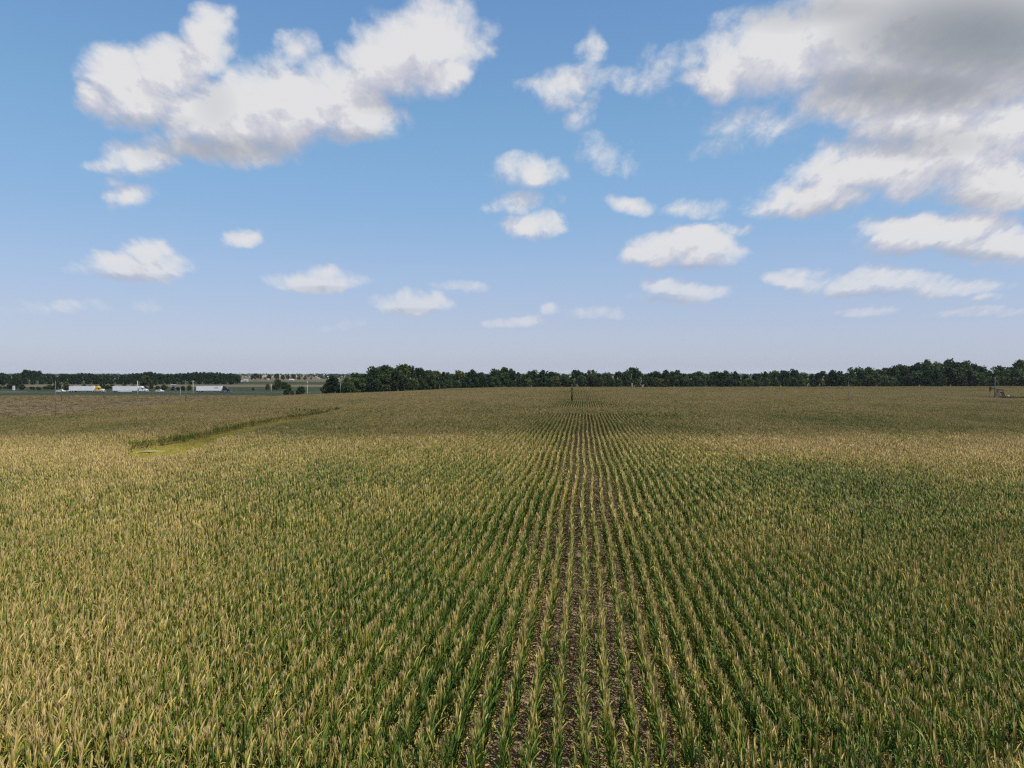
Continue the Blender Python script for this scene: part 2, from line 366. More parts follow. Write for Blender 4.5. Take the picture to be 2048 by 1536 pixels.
M = {}
if ONLY is None or ONLY - {'sky'}:
    M['soil'] = make_soil()
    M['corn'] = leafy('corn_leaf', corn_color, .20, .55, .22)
    M['tassel'] = leafy('corn_tassel', tassel_color, .2, .8, .1)
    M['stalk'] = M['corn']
    M['grass'] = leafy('strip_grass', lambda nt: ramp(nt, N(nt, 'ShaderNodeObjectInfo').outputs['Random'], [(0, (.18, .185, .035)), (.5, (.33, .28, .06)), (1, (.45, .35, .10))]), .35)
    M['grass_sheet'] = patchy('mown_grass', [(.2, (.10, .115, .020)), (.45, (.18, .18, .028)), (.62, (.25, .225, .040)), (.8, (.33, .26, .075))], .05, 1.5, bump=.1)
    M['verge'] = patchy('verge_grass', [(.2, (.026, .038, .012)), (.5, (.042, .055, .017)), (.75, (.074, .078, .030))], .03, .4, bump=.1, stretch=(.4, 1, 1))
    M['far_field'] = patchy('ripe_field', [(.2, (.11, .085, .05)), (.5, (.16, .125, .075)), (.8, (.21, .165, .10))], .006, .1, stretch=(.5, 1, 1))
    M['soy'] = leafy('soybean_leaf', lambda nt: mixc(nt, N(nt, 'ShaderNodeObjectInfo').outputs['Random'], ramp(nt, noise(nt, N(nt, 'ShaderNodeNewGeometry').outputs[0], .03, 4, .6).outputs[0], [(.35, (.25, .19, .095)), (.65, (.30, .23, .12))]), (.28, .21, .11)), .15, .8)
    M['weed'] = leafy('weed_leaf', lambda nt: ramp(nt, N(nt, 'ShaderNodeObjectInfo').outputs['Random'], [(0, (.03, .06, .012)), (.5, (.06, .10, .02)), (1, (.12, .14, .03))]), .3)
    M['asphalt'] = patchy('asphalt', [(.2, (.045, .047, .05)), (.6, (.07, .072, .075)), (.8, (.09, .09, .09))], .05, 3, .85)
    M['line'] = simple('road_paint', (.62, .62, .58), .7, vary=.2)
    M['bark'] = simple('bark', (.085, .068, .052), .9, vary=.4, scale=2)
    M['leaf_dark'] = tree_leaf('leaf_dark', (.016, .033, .011), (.028, .054, .015), (.054, .086, .022))
    M['leaf_mid'] = tree_leaf('leaf_mid', (.027, .053, .015), (.050, .086, .021), (.086, .124, .029))
    M['leaf_olive'] = tree_leaf('leaf_olive', (.040, .058, .015), (.076, .096, .022), (.122, .135, .032))
    M['wood'] = simple('weathered_wood', (.17, .14, .115), .85, vary=.3)
    M['wood_grey'] = simple('grey_pole_wood', (.10, .10, .097), .85, vary=.2)
    M['wood_pale'] = simple('pale_pole_wood', (.50, .47, .42), .8, vary=.15)
    M['galv'] = simple('galvanised_steel', (.42, .43, .44), .45, .6)
    M['white'] = simple('white_paint', (.78, .78, .78), .45, vary=.05)
    M['trailer'] = simple('trailer_skin', (.86, .86, .86), .4, vary=.04, scale=.5)
    M['yellow'] = simple('yellow_paint', (.72, .49, .03), .35, vary=.05, spec=.5)
    M['darkpaint'] = simple('dark_green_paint', (.012, .022, .020), .3, vary=.1, spec=.5)
    M['chassis'] = simple('black_chassis', (.018, .018, .02), .6)
    M['rubber'] = simple('tyre_rubber', (.02, .02, .02), .85)
    M['rim'] = simple('wheel_metal', (.55, .56, .57), .35, .7)
    M['chrome'] = simple('chrome', (.62, .63, .65), .2, .9)
    M['lamp'] = simple('lamp_glass', (.75, .75, .72), .15, spec=.6)
    M['tail'] = simple('red_lens', (.45, .02, .02), .25, spec=.6)
    M['glass'] = simple('dark_window_glass', (.015, .02, .025), .08, spec=.7)
    M['maroon'] = simple('maroon_paint', (.050, .012, .011), .55, vary=.3)
    M['steel_grey'] = simple('grey_steel_paint', (.08, .09, .094), .55, .2, vary=.2)
    M['steel_dark'] = simple('dark_steel_paint', (.030, .035, .036), .6, vary=.3)
    M['concrete'] = simple('concrete', (.38, .37, .35), .9)
    M['roof_pale'] = simple('pale_metal_roof', (.52, .53, .55), .5, .2)
    M['roof_red'] = simple('dull_red_roof', (.30, .17, .14), .8)
    M['siding'] = simple('white_siding', (.72, .73, .74), .7)
    M['ink'] = simple('dark_lettering', (.09, .10, .13), .6)
    M['cap'] = simple('rusty_red_cap', (.30, .10, .06), .6)
    def haze_mat():
        m, nt = nt_new('thin_haze')
        out = N(nt, 'ShaderNodeOutputMaterial'); v = N(nt, 'ShaderNodeVolumePrincipled')
        v.inputs['Color'].default_value = (.80, .86, .97, 1); v.inputs['Density'].default_value = HAZE; v.inputs['Anisotropy'].default_value = .2
        nt.links.new(v.outputs[0], out.inputs['Volume']); return m
HAZE = .000045

# ------------------------------------------------------------------ ground sheets
def poly_sheet(name, pts, z, m, kind='structure', nsub=0):
    me = mesh_from(name, [W(x, d, z) for x, d in pts], [tuple(range(len(pts)))], [m])
    o = link(name, me); tag(o, kind=kind); return o
STRIP = np.array([(-45, 83), (-41, 87), (-42.5, 95), (-45.5, 113), (-47.3, 128), (-47.3, 141), (-46.6, 152), (-47, 172), (-48.5, 195), (-50.5, 207), (-52, 206), (-54.5, 196), (-56.6, 181), (-58, 167), (-57.8, 151), (-57.3, 141), (-56.5, 131), (-57, 117), (-58.3, 111.6), (-61, 109.5)], float)  # grass waterway, camera X / D
def strip_dist(X, D):
    """signed distance to the edge of the waterway, negative inside"""
    X, D = np.asarray(X, float), np.asarray(D, float); best = np.full(X.shape, 1e9); ins = np.zeros(X.shape, bool)
    for (ax, ay), (bx, by) in zip(STRIP, np.roll(STRIP, -1, 0)):
        dx, dy = bx - ax, by - ay
        t = np.clip(((X - ax) * dx + (D - ay) * dy) / (dx * dx + dy * dy), 0, 1)
        best = np.minimum(best, np.hypot(X - ax - t * dx, D - ay - t * dy))
        ins ^= ((ay > D) != (by > D)) & (X < dx * (D - ay) / (dy if dy else 1e-9) + ax)
    return np.where(ins, -best, best)
def corn_far(X):
    """far edge of the cornfield"""
    return np.interp(X, [-125, -104, -96, -87, -72, -58, -47, -34, -8, 20, 110, 200, 420], [322, 322, 340, 358, 382, 408, 445, 478, 510, 516, 520, 533, 545])
def corn_left(D): return np.interp(D, [0, 60, 120, 167, 239, 322, 340], [-400, -300, -150, -111, -116, -105, -100])
def wig(X, Y, s, seed=0.0):
    return (np.sin(X * s + seed) + np.sin(Y * s * 1.31 + seed * 2.1 + 1.7) + np.sin((X + Y) * s * .73 + seed * .7 + .4)) / 3
def corn_ok(x, y):
    X, D = camXD(x, y)
    ok = (D < corn_far(X)) & (X > corn_left(D)) & (X < 460)
    ok &= strip_dist(X, D) + .8 * wig(x, y, .5, 3) > 0
    ok &= np.hypot(X - PUMP[0] - 4, (D - PUMP[1]) * .8) > 11
    return ok
PUMP = ((1992 - 1024) / F_PX * 298, 298)

if on('ground'):
    S = 11500
    bm_v = [(-S, -S, 0), (S, -S, 0), (S, S, 0), (-S, S, 0)]
    tag(link('ground', mesh_from('ground', bm_v, [(0, 1, 2, 3)], [M['soil']])), kind='structure')
    # far country beyond the trees, in big blocks of ripe field and pasture
    poly_sheet('far_farmland', [(-9000, 640), (9000, 640), (9000, 9000), (-9000, 9000)], .02, M['far_field'])
    poly_sheet('roadside_verge', [(-1500, 366), (-128, 366), (-100, 326), (-84, 368), (-60, 420), (-30, 480), (-10, 640), (-1500, 640)], .03, M['verge'])
    poly_sheet('pasture', [(-1500, 900), (-150, 760), (-60, 760), (-60, 1000), (-1500, 1250)], .04, M['verge'])
    poly_sheet('highway', [(-1600, 444), (-20, 444), (-20, 466), (-1600, 466)], .06, M['asphalt'])
    for d in (445.2, 464.6): poly_sheet('road_line', [(-1600, d), (-20, d), (-20, d + .2), (-1600, d + .2)], .075, M['line'])
    mb = MB()
    for k in range(-130, -2): mb.add([W(k * 12.2, 454.9, .075), W(k * 12.2 + 3, 454.9, .075), W(k * 12.2 + 3, 455.1, .075), W(k * 12.2, 455.1, .075)], [(0, 1, 2, 3)])
    tag(mb.build('lane_dashes', M['line']), kind='structure')
    # grass waterway: a bumpy sheet
    gx = np.arange(-66, -37, .8); gd = np.arange(79, 212, 1.0)
    X, D = np.meshgrid(gx, gd); sd = strip_dist(X, D)
    z = .05 + .10 * (1 + wig(X, D, .9, 2)) + .05 * rng.random(X.shape)
    idx = np.arange(X.size).reshape(X.shape); keep = (sd < 1.5)
    F = [(idx[i, j], idx[i, j + 1], idx[i + 1, j + 1], idx[i + 1, j]) for i in range(X.shape[0] - 1) for j in range(X.shape[1] - 1) if keep[i, j]]
    used = np.unique(np.array(F)); remap = -np.ones(X.size, int); remap[used] = np.arange(len(used))
    V = [W(X.flat[k], D.flat[k], z.flat[k]) for k in used]
    tag(link('grass_waterway', mesh_from('grass_waterway', V, [tuple(remap[list(q)]) for q in F], [M['grass_sheet']], smooth=True)), kind='structure')
    # bare silt patch in the waterway
    pts = [((-55.5 + 1.5 * math.cos(t) + .5 * math.sin(3 * t)), 107 + 0.7 * math.sin(t) + .15 * math.cos(2 * t)) for t in np.linspace(0, 2 * math.pi, 22)[:-1]]
    m_silt = patchy('pale_silt', [(.3, (.20, .17, .12)), (.7, (.36, .32, .25))], .3, 2)
    poly_sheet('bare_silt_patch', pts, .33, m_silt)

# ------------------------------------------------------------------ scattering
def scatter(name, pts, rot, scl, which, colls, kind='stuff', label=None, cat=None):
    """one object: points that carry instances picked from unlinked source collections; which = (collection, variant) per point"""
    n = len(pts)
    me = bpy.data.meshes.new(name); me.vertices.add(n); me.vertices.foreach_set('co', np.asarray(pts, np.float32).ravel())
    def attr(k, t, a, prop):
        q = me.attributes.new(k, t, 'POINT'); q.data.foreach_set(prop, a)
    attr('rot', 'FLOAT_VECTOR', np.asarray(rot, np.float32).ravel(), 'vector')
    attr('scl', 'FLOAT_VECTOR', np.asarray(scl, np.float32).ravel(), 'vector')
    attr('zone', 'INT', np.asarray(which[0], np.int32), 'value'); attr('variant', 'INT', np.asarray(which[1], np.int32), 'value')
    o = link(name, me); tag(o, label, cat, kind=kind)
    ng = bpy.data.node_groups.new('scatter_' + name, 'GeometryNodeTree')
    ng.interface.new_socket('Geometry', in_out='INPUT', socket_type='NodeSocketGeometry'); ng.interface.new_socket('Geometry', in_out='OUTPUT', socket_type='NodeSocketGeometry')
    gi, go = ng.nodes.new('NodeGroupInput'), ng.nodes.new('NodeGroupOutput'); jn = ng.nodes.new('GeometryNodeJoinGeometry')
    def named(k, t):
        q = ng.nodes.new('GeometryNodeInputNamedAttribute'); q.data_type = t; q.inputs['Name'].default_value = k
        return next(s for s in q.outputs if s.enabled and s.name == 'Attribute')
    zr, vr, rr, sr = named('zone', 'INT'), named('variant', 'INT'), named('rot', 'FLOAT_VECTOR'), named('scl', 'FLOAT_VECTOR')
    for k, c in enumerate(colls):
        ci = ng.nodes.new('GeometryNodeCollectionInfo'); ci.inputs['Collection'].default_value = c
        ci.inputs['Separate Children'].default_value = True; ci.inputs['Reset Children'].default_value = True
        cp = ng.nodes.new('FunctionNodeCompare'); cp.data_type = 'INT'; cp.operation = 'EQUAL'
        A = [s for s in cp.inputs if s.enabled]; ng.links.new(zr, A[0]); A[1].default_value = k
        ip = ng.nodes.new('GeometryNodeInstanceOnPoints'); ip.inputs['Pick Instance'].default_value = True
        ng.links.new(gi.outputs[0], ip.inputs['Points']); ng.links.new(cp.outputs[0], ip.inputs['Selection']); ng.links.new(ci.outputs[0], ip.inputs['Instance'])
        ng.links.new(vr, ip.inputs['Instance Index']); ng.links.new(rr, ip.inputs['Rotation']); ng.links.new(sr, ip.inputs['Scale'])
        ng.links.new(ip.outputs[0], jn.inputs[0])
    ng.links.new(jn.outputs[0], go.inputs[0])
    md = o.modifiers.new('scatter', 'NODES'); md.node_group = ng
    return o
def source_collection(name, meshes):
    c = bpy.data.collections.new(name)
    for i, me in enumerate(meshes):
        o = bpy.data.objects.new('%s_%02d' % (name, i), me); c.objects.link(o)
    return c

# ------------------------------------------------------------------ corn plants
def ribbon(base, az, L, wdt, ang0, bend, nseg, across, r, fold=.25, twist=0.0):
    """a leaf blade: leaves the stalk at ang0 from the vertical and bends over by 'bend' radians along its length"""
    t = np.linspace(0, 1, nseg + 1); a = ang0 + bend * t ** 1.6
    ds = L / nseg
    rr_ = np.concatenate([[0], np.cumsum(np.sin(a[:-1]) * ds)]); zz = np.concatenate([[0], np.cumsum(np.cos(a[:-1]) * ds)])
    wv = wdt * np.minimum(1, .55 + 2.2 * t) * np.clip(1 - t, 0, 1) ** .62; wv[-1] = wdt * .05
    d = np.array([math.cos(az), math.sin(az), 0]); s0 = np.array([-math.sin(az), math.cos(az), 0])
    V = []
    for k in range(nseg + 1):
        c = np.array(base) + d * rr_[k] + np.array([0, 0, zz[k]])
        tw = twist * t[k]; nrm = np.array([-d[0] * math.cos(a[k]), -d[1] * math.cos(a[k]), math.sin(a[k])])
        s = s0 * math.cos(tw) + nrm * math.sin(tw); up = nrm * math.cos(tw) - s0 * math.sin(tw)
        if across == 2: V += [c - s * wv[k] / 2 + up * fold * wv[k], c, c + s * wv[k] / 2 + up * fold * wv[k]]
        else: V += [c - s * wv[k] / 2, c + s * wv[k] / 2]
    n = across + 1
    Fq = [(k * n + j, k * n + j + 1, (k + 1) * n + j + 1, (k + 1) * n + j) for k in range(nseg) for j in range(across)]
    return V, Fq, np.repeat(t, n)
def corn_parts(seed, lod=0):
    """returns {part: (verts, faces, dry)} of one plant, about 2.3 m tall"""
    r = random.Random(seed); P = {}
    H = r.uniform(1.95, 2.02); base_dry = r.gauss(0, .09); az0 = math.pi / 2 + r.gauss(0, .24)
    lean = (r.gauss(0, .016), r.gauss(0, .045))
    def st(z): return np.array([lean[0] * z, lean[1] * z, z])
    # stalk
    ns = 6 if lod == 0 else 3
    m = MB().tube([st(0), st(H * .5), st(H), st(H + .1)], [.014, .012, .008, .006] if lod == 0 else [.02, .018, .012, .01], ns)
    P['stalk'] = (m.v, m.f, [(.62 if p[2] > .7 else .75) + base_dry * .5 for p in m.v])
    V, Fq, Dr = [], [], []
    nl = {0: 15, 1: 11, 2: 6}[lod]
    for i in range(nl):
        q = (i + .5) / nl
        z = .25 + (H - .27) * q + r.uniform(-.05, .05)
        if lod == 2: z = .9 + (H - .92) * q
        az = az0 + (i % 2) * math.pi + r.gauss(0, .85 if .2 < q < .5 else (.42 if q < .66 else .24))
        topw = max(0, (q - .55) / .45)
        L = r.uniform(.46, .72) * (1 - .28 * topw) * (1 - .25 * max(0, .3 - q)); 
        if q < .22:   a0, bend, dry = r.uniform(.4, .9), r.uniform(1.5, 2.3), r.uniform(.7, 1.0); L *= .8
        elif q < .72: a0, bend, dry = r.uniform(.16, .42), r.uniform(.15, 1.0), r.uniform(.05, .42)
        else:         a0, bend, dry = r.uniform(.10, .38), r.uniform(.0, .5), r.uniform(.35, .66)
        if r.random() < (.22 if lod == 0 else .14) and q < .85: bend += 1.0; a0 += .2; dry += .18
        wd = r.uniform(.056, .084) * (1.12 if .2 < q < .5 else 1) * (1.0 if lod == 0 else (1.35 if lod == 1 else 2.0))
        v, f, t = ribbon(st(z), az, L, wd, a0, bend, 5 if lod == 0 else (4 if lod == 1 else 2), 2 if lod == 0 else 1, r, twist=r.gauss(0, .9))
        n = len(V); V += v; Fq += [tuple(k + n for k in u) for u in f]
        Dr += list(np.clip(dry + base_dry + (.34 if q > .72 else .20) * t ** 1.5, 0, 1))
    P['foliage'] = (V, Fq, Dr)
    # tassel
    V, Fq = [], []
    nb = {0: 7, 1: 5, 2: 3}[lod]
    for i in range(nb):
        ce = i == 0
        v, f, t = ribbon(st(H + (.0 if ce else r.uniform(.02, .1))), r.uniform(0, 6.28), r.uniform(.26, .36) if ce else r.uniform(.16, .25), {0: .021, 1: .034, 2: .07}[lod], .05 if ce else r.uniform(.10, .30), .2 if ce else r.uniform(.0, .4), 3 if lod == 0 else 2, 1, r, twist=r.uniform(-1, 1))
        n = len(V); V += v; Fq += [tuple(k + n for k in u) for u in f]
    P['tassel'] = (V, Fq, [.8] * len(V))
    if lod == 0:
        az = az0 + r.uniform(-.4, .4); z = r.uniform(.85, 1.05); d = np.array([math.cos(az), math.sin(az), 0])
        hang = r.random() < .5; tip = st(z) + d * .16 + np.array([0, 0, -.16 if hang else .17])
        mid = (st(z) * .45 + tip * .55) + d * .05
        m = MB().tube([st(z), mid * .6 + st(z) * .4, mid, tip], [.012, .030, .028, .006], 6)
        P['ear'] = (m.v, m.f, [.70 + base_dry] * len(m.v))
    return P
def merged(plist, name, place=None):
    V, Fq, Dr, MI = [], [], [], []
    for k, P in enumerate(plist):
        for part, (v, f, dr) in P.items():
            n = len(V); v = np.asarray(v)
            if place is not None:
                x, y, z, a, s = place[k]; ca, sa = math.cos(a) * s, math.sin(a) * s
                v = np.stack([v[:, 0] * ca - v[:, 1] * sa + x, v[:, 0] * sa + v[:, 1] * ca + y, v[:, 2] * s + z], 1)
            V += list(v); Fq += [tuple(i + n for i in q) for q in f]; Dr += list(dr); MI += [1 if part == 'tassel' else 0] * len(f)
    return mesh_from(name, V, Fq, [M['corn'], M['tassel']], {'dry': Dr}, mat_idx=MI)

ROW = .762
def row_wob(y, x=0.0):
    k = np.clip(1.25 - y / 150.0, .22, 1.0)
    return k * (.10 * np.sin(y / 5.3 + .4) + .11 * np.sin(y / 11.7 + 1.1 + x * .02)) + .08 * np.sin(y / 43.0 + .7) - .12
def bands(D, X):
    """places where the planter turned: rows not readable"""
    return ((D > 180) & (D < 206)) | ((D > 257) & (D < 264)) | (D > 430)
if on('corn'):
    variants0 = [corn_parts(100 + k, 0) for k in range(14)]
    c_plant = source_collection('single_corn_plant', [merged([p], 'corn_plant_mesh') for p in variants0])
    rB = random.Random(5)
    def seg(lod, length, seed, nplants):
        r = random.Random(seed); pl = []
        for k in range(nplants):
            if r.random() < .05: continue
            pl.append((r.gauss(0, .018), -length / 2 + (k + .5) * length / nplants + r.gauss(0, .03), -.02, r.choice((0, math.pi)) + r.gauss(0, .3), r.gauss(1, .035)))
        return merged([corn_parts(seed * 50 + k, lod) for k in range(len(pl))], 'corn_row_piece', pl)
    c_mid = source_collection('corn_row_piece', [seg(1, 2.4, 300 + k, 16) for k in range(14)])
    c_far = source_collection('distant_corn_row_piece', [seg(2, 6.0, 500 + k, 36) for k in range(10)])
    pts, rot, scl, zone, var = [], [], [], [], []
    # near: single plants along the rows
    xs = np.arange(-70, 62, ROW); ys = np.arange(10, 52, .155)
    X0, Y0 = np.meshgrid(xs, ys)
    X0 = X0 + (np.arange(len(xs)) % 7 == 3) * 0; x = (X0 + row_wob(Y0, X0) + rng.normal(0, .022, X0.shape)).ravel(); y = (Y0 + rng.normal(0, .04, X0.shape)).ravel()
    cX, cD = camXD(x, y)
    keep = (rng.random(x.shape) > .06) & (wig(x * 3.1, y, 2.9, 6) > -.80) & (cD > 18.9 + .25 * wig(x, y, 1.7) + .8 * (cX > 2.3)) & (cD < 46) & (np.abs(cX) < cD * .92 + 7)
    x, y = x[keep], y[keep]
    # end rows across the bottom edge, thinner in the middle
    xe = np.arange(-24, 22, .19); ye = np.arange(11.5, 19.9, ROW)
    Xe, Ye = np.meshgrid(xe, ye); p_keep = np.where((np.abs(Xe + .2) < 3.2), .42, .93)
    ke = (rng.random(Xe.shape) < p_keep) & ((Ye < 18.7) | (camXD(Xe, Ye)[0] > 2.0))
    xe, ye = (Xe + rng.normal(0, .05, Xe.shape))[ke], (Ye + rng.normal(0, .05, Xe.shape) + .06 * np.sin(Xe / 3))[ke]
    x = np.concatenate([x, xe]); y = np.concatenate([y, ye])
    n = len(x); sc = np.clip(rng.normal(1.0, .03, n), .8, 1.12); sc *= 1 + .035 * wig(x, y, .25, 5)
    vr = rng.integers(0, len(variants0), n); rz = rng.integers(0, 2, n) * math.pi + rng.normal(0, .26, n); tilt = rng.normal(0, .025, (n, 2)); bent = rng.random(n) < .035; tilt[bent] += rng.normal(0, .3, (bent.sum(), 2))
    cX, cD = camXD(x, y)
    # the plants that stand largest in the picture become objects of their own
    ptop = HOR + (CAM_H - 2.15) / cD * F_PX; pxx = 1024 + cX / cD * F_PX
    vis = (ptop < 1505) & (pxx > 15) & (pxx < 2033)
    order = np.argsort(np.where(vis, cD, 1e9))[:300]
    single = np.zeros(n, bool); single[order] = True
    part_mesh = []
    for P in variants0:
        part_mesh.append({k: mesh_from('corn_' + k, v, f, [M['tassel'] if k == 'tassel' else M['corn']], {'dry': dr}) for k, (v, f, dr) in P.items()})
    def corn_label(k):
        third = 'left' if pxx[k] < 700 else ('middle' if pxx[k] < 1340 else 'right')
        return {'left': 'ripening corn plant in the dense front edge of the field, left third of the photo',
                'middle': 'ripening corn plant by the bare soil gaps at the front edge, middle of the photo',
                'right': 'ripening corn plant in the dense front edge of the field, right third of the photo'}[third], 'corn plants along the front edge, ' + third
    if on('corn_singles'):
        for k in order:
            root = empty('corn_plant', (x[k], y[k], -.02), rz[k]); root.rotation_euler = (tilt[k, 0], tilt[k, 1], rz[k]); root.scale = (sc[k],) * 3
            lb, gr = corn_label(k); tag(root, lb, 'corn plant', gr)
            for pn in ('stalk', 'foliage', 'tassel', 'ear'): link(pn, part_mesh[vr[k]][pn], root)
    r_ = ~single
    pts.append(np.stack([x[r_], y[r_], np.full(r_.sum(), -.02)], 1)); rot.append(np.stack([tilt[r_, 0], tilt[r_, 1], rz[r_]], 1))
    scl.append(np.repeat(sc[r_][:, None], 3, 1)); zone.append(np.zeros(r_.sum(), int)); var.append(vr[r_])
    # middle and far: pieces of row
    for zid, length, d0, d1, nv, spread in ((1, 2.4, 46, 168, 14, .86), (2, 6.0, 168, 560, 10, .82)):
        xs = np.arange(-480, 470, ROW); ys = np.arange(20, 600, length)
        X0, Y0 = np.meshgrid(xs, ys)
        x = X0 + row_wob(Y0, X0); y = Y0 + rng.uniform(-.2, .2, X0.shape)
        cX, cD = camXD(x, y)
        k = (cD >= d0) & (cD < d1) & (np.abs(cX) < cD * spread + 6) & corn_ok(x, y)
        x, y, cX, cD = x[k], y[k], cX[k], cD[k]; n = len(x)
        s_edge = np.where(cX < -53, np.clip((strip_dist(cX, cD) - .5) / 4, 0, 1) * .2 + .8, 1.0)
        bz = bands(cD + 1.5 * wig(x, y, .2, 1), cX)
        x = x + np.where(bz, rng.uniform(-.45, .45, n), rng.normal(0, .02, n))
        slope = (row_wob(y + .5) - row_wob(y - .5))
        rzz = -np.arctan(slope) + rng.integers(0, 2, n) * math.pi + np.where(bz, rng.uniform(-.6, .6, n), 0)
        s = np.clip(rng.normal(1, .025, n), .9, 1.1) * (1 + .05 * wig(x, y, .11, 5)) * s_edge
        pts.append(np.stack([x, y, .12 * wig(x, y, .02, 2)], 1)); rot.append(np.stack([np.zeros(n), np.zeros(n), rzz], 1))
        scl.append(np.stack([np.ones(n), np.ones(n) * 1.02, s], 1)); zone.append(np.full(n, zid)); var.append(rng.integers(0, nv, n))
    print('corn points', [len(p) for p in pts])
    scatter('corn_crop', np.concatenate(pts), np.concatenate(rot), np.concatenate(scl), (np.concatenate(zone), np.concatenate(var)), [c_plant, c_mid, c_far],
            label='wide ripening cornfield in straight rows running away to the tree line')

# ------------------------------------------------------------------ fallen leaves, grass, weeds, soybeans
def tuft(name, seed, n, hgt, wid, spread, m, bend=(.2, 1.2), seg=2, nblade_ang=(.05, .6)):
    r = random.Random(seed); V, Fq = [], []
    for k in range(n):
        a = r.uniform(0, 6.28); q = spread * math.sqrt(r.random())
        v, f, t = ribbon((q * math.cos(a), q * math.sin(a), -.02), r.uniform(0, 6.28), hgt * r.uniform(.6, 1.1), wid, r.uniform(*nblade_ang), r.uniform(*bend), seg, 1, r)
        o = len(V); V += v; Fq += [tuple(i + o for i in u) for u in f]
    return mesh_from(name, V, Fq, [m])
def bushlet(name, seed, n, rad, hgt, leaf, m):
    """a low leafy clump of many small bent leaves"""
    r = random.Random(seed); V, Fq = [], []
    for k in range(n):
        a = r.uniform(0, 6.28); u = r.uniform(-.2, 1); q = math.sqrt(max(0, 1 - max(0, u) ** 2)) * r.uniform(.55, 1)
        c = Vector((rad * q * math.cos(a), rad * q * math.sin(a), hgt * (.12 + .86 * max(0, u) * r.uniform(.7, 1))))
        d = Vector((r.gauss(0, 1), r.gauss(0, 1), r.gauss(0, .8))).normalized(); e = d.orthogonal().normalized(); s = leaf * r.uniform(.6, 1.3)
        o = len(V); V += [c - d * s, c + e * s * .5, c + d * s, c - e * s * .5 + Vector((0, 0, s * .2))]; Fq.append((o, o + 1, o + 2, o + 3))
    return mesh_from(name, V, Fq, [m])
if on('veg'):
    # dead leaves on the soil between the middle rows
    def litter(seed):
        r = random.Random(seed); V, Fq, Dr = [], [], []
        for k in range(9):
            v, f, t = ribbon((r.uniform(-.35, .35), r.uniform(-.5, .5), .02 + r.random() * .03), r.uniform(0, 6.28), r.uniform(.2, .5), r.uniform(.025, .05), 1.35, r.uniform(-.1, .6), 3, 1, r, twist=r.gauss(0, 1))
            o = len(V); V += v; Fq += [tuple(i + o for i in u) for u in f]; Dr += [r.uniform(1.0, 1.5)] * len(v)
        return mesh_from('dead_leaf', V, Fq, [M['corn']], {'dry': Dr})
    cl = source_collection('dead_leaf_clump', [litter(k) for k in range(8)])
    n = 3000; x = rng.uniform(-9, 9, n); y = 15 + 60 * rng.random(n) ** 1.3
    scatter('fallen_leaves', np.stack([x, y, np.zeros(n)], 1), np.stack([np.zeros(n), np.zeros(n), rng.uniform(0, 6.28, n)], 1), np.repeat(rng.uniform(.7, 1.2, n)[:, None], 3, 1), (np.zeros(n, int), rng.integers(0, 8, n)), [cl],
            label='dead corn leaves lying on the bare soil between the middle rows')
    cg = source_collection('grass_tuft', [tuft('grass_tuft', k, 26, .38, .035, .45, M['grass']) for k in range(6)])
    P = rng.uniform((-64, 80), (-38, 212), (26000, 2)); sd = strip_dist(P[:, 0], P[:, 1]); P = P[(sd < -.2) & (np.hypot((P[:, 0] + 55.5) / 2.6, (P[:, 1] - 107) / 2.0) > 1)]
    n = len(P); xyz = np.array([W(a, b, .12) for a, b in P])
    scatter('waterway_grass', xyz, np.stack([np.zeros(n), np.zeros(n), rng.uniform(0, 6.28, n)], 1), np.repeat(rng.uniform(.6, 1.25, n)[:, None], 3, 1), (np.zeros(n, int), rng.integers(0, 6, n)), [cg],
            label='yellow green grass growing in the open strip through the corn')
    # weeds: along the field edge, round the pole feet and round the oil pump
    cw = source_collection('weed_clump', [bushlet('weed_clump', 40 + k, 130, .75, 1.5, .16, M['weed']) for k in range(6)])
    Q = []
    for t in np.linspace(150, 322, 260):
        Q.append((float(corn_left(t)) - rng.uniform(.2, 2.2), t + rng.uniform(-.5, .5), rng.uniform(.5, 1.05)))
    for k in range(150): Q.append((-112 + rng.normal(0, 9), 168 + rng.normal(0, 2.2), rng.uniform(.8, 1.35)))
    for k in range(40): Q.append((-50 + rng.normal(0, 2), 208 + rng.normal(0, 1.5), rng.uniform(.9, 1.6)))
    for k in range(70): Q.append((PUMP[0] + 9 + rng.normal(0, 3.2), PUMP[1] + rng.normal(0, 2.5), rng.uniform(.5, 1.2)))
    for k in range(60): Q.append((PUMP[0] + rng.uniform(-9, 14), PUMP[1] - 8 + rng.normal(0, .8), rng.uniform(.35, .7)))
    for k in range(90): Q.append((float(rng.uniform(-100, -40)), 0, 1)) ; Q[-1] = (Q[-1][0], float(corn_far(Q[-1][0])) + rng.uniform(.5, 4), rng.uniform(.6, 1.3))
    Q = np.array(Q); n = len(Q); xyz = np.array([W(a, b, 0) for a, b, c in Q])
    scatter('weeds', xyz, np.stack([np.zeros(n), np.zeros(n), rng.uniform(0, 6.28, n)], 1), np.repeat(Q[:, 2][:, None], 3, 1), (np.zeros(n, int), rng.integers(0, 6, n)), [cw],
            label='dark green weeds along the field edge and around the pole feet')
    cs = source_collection('soybean_patch', [bushlet('soybean_patch', 70 + k, 620, 2.1, .8, .14, M['soy']) for k in range(8)])
    gx = np.arange(-420, -104, 1.45); gd = np.arange(150, 366, 1.6)
    X, D = np.meshgrid(gx, gd); X = (X + rng.uniform(-.4, .4, X.shape)).ravel(); D = (D + rng.uniform(-.4, .4, D.shape)).ravel()
    k = (X < corn_left(D) - 2.0) & (X > -D * .86 - 8) & (X < np.interp(D, [300, 330, 366], [0, -108, -130])); X, D = X[k], D[k]; n = len(X)
    xyz = np.array([W(a, b, 0) for a, b in zip(X, D)])
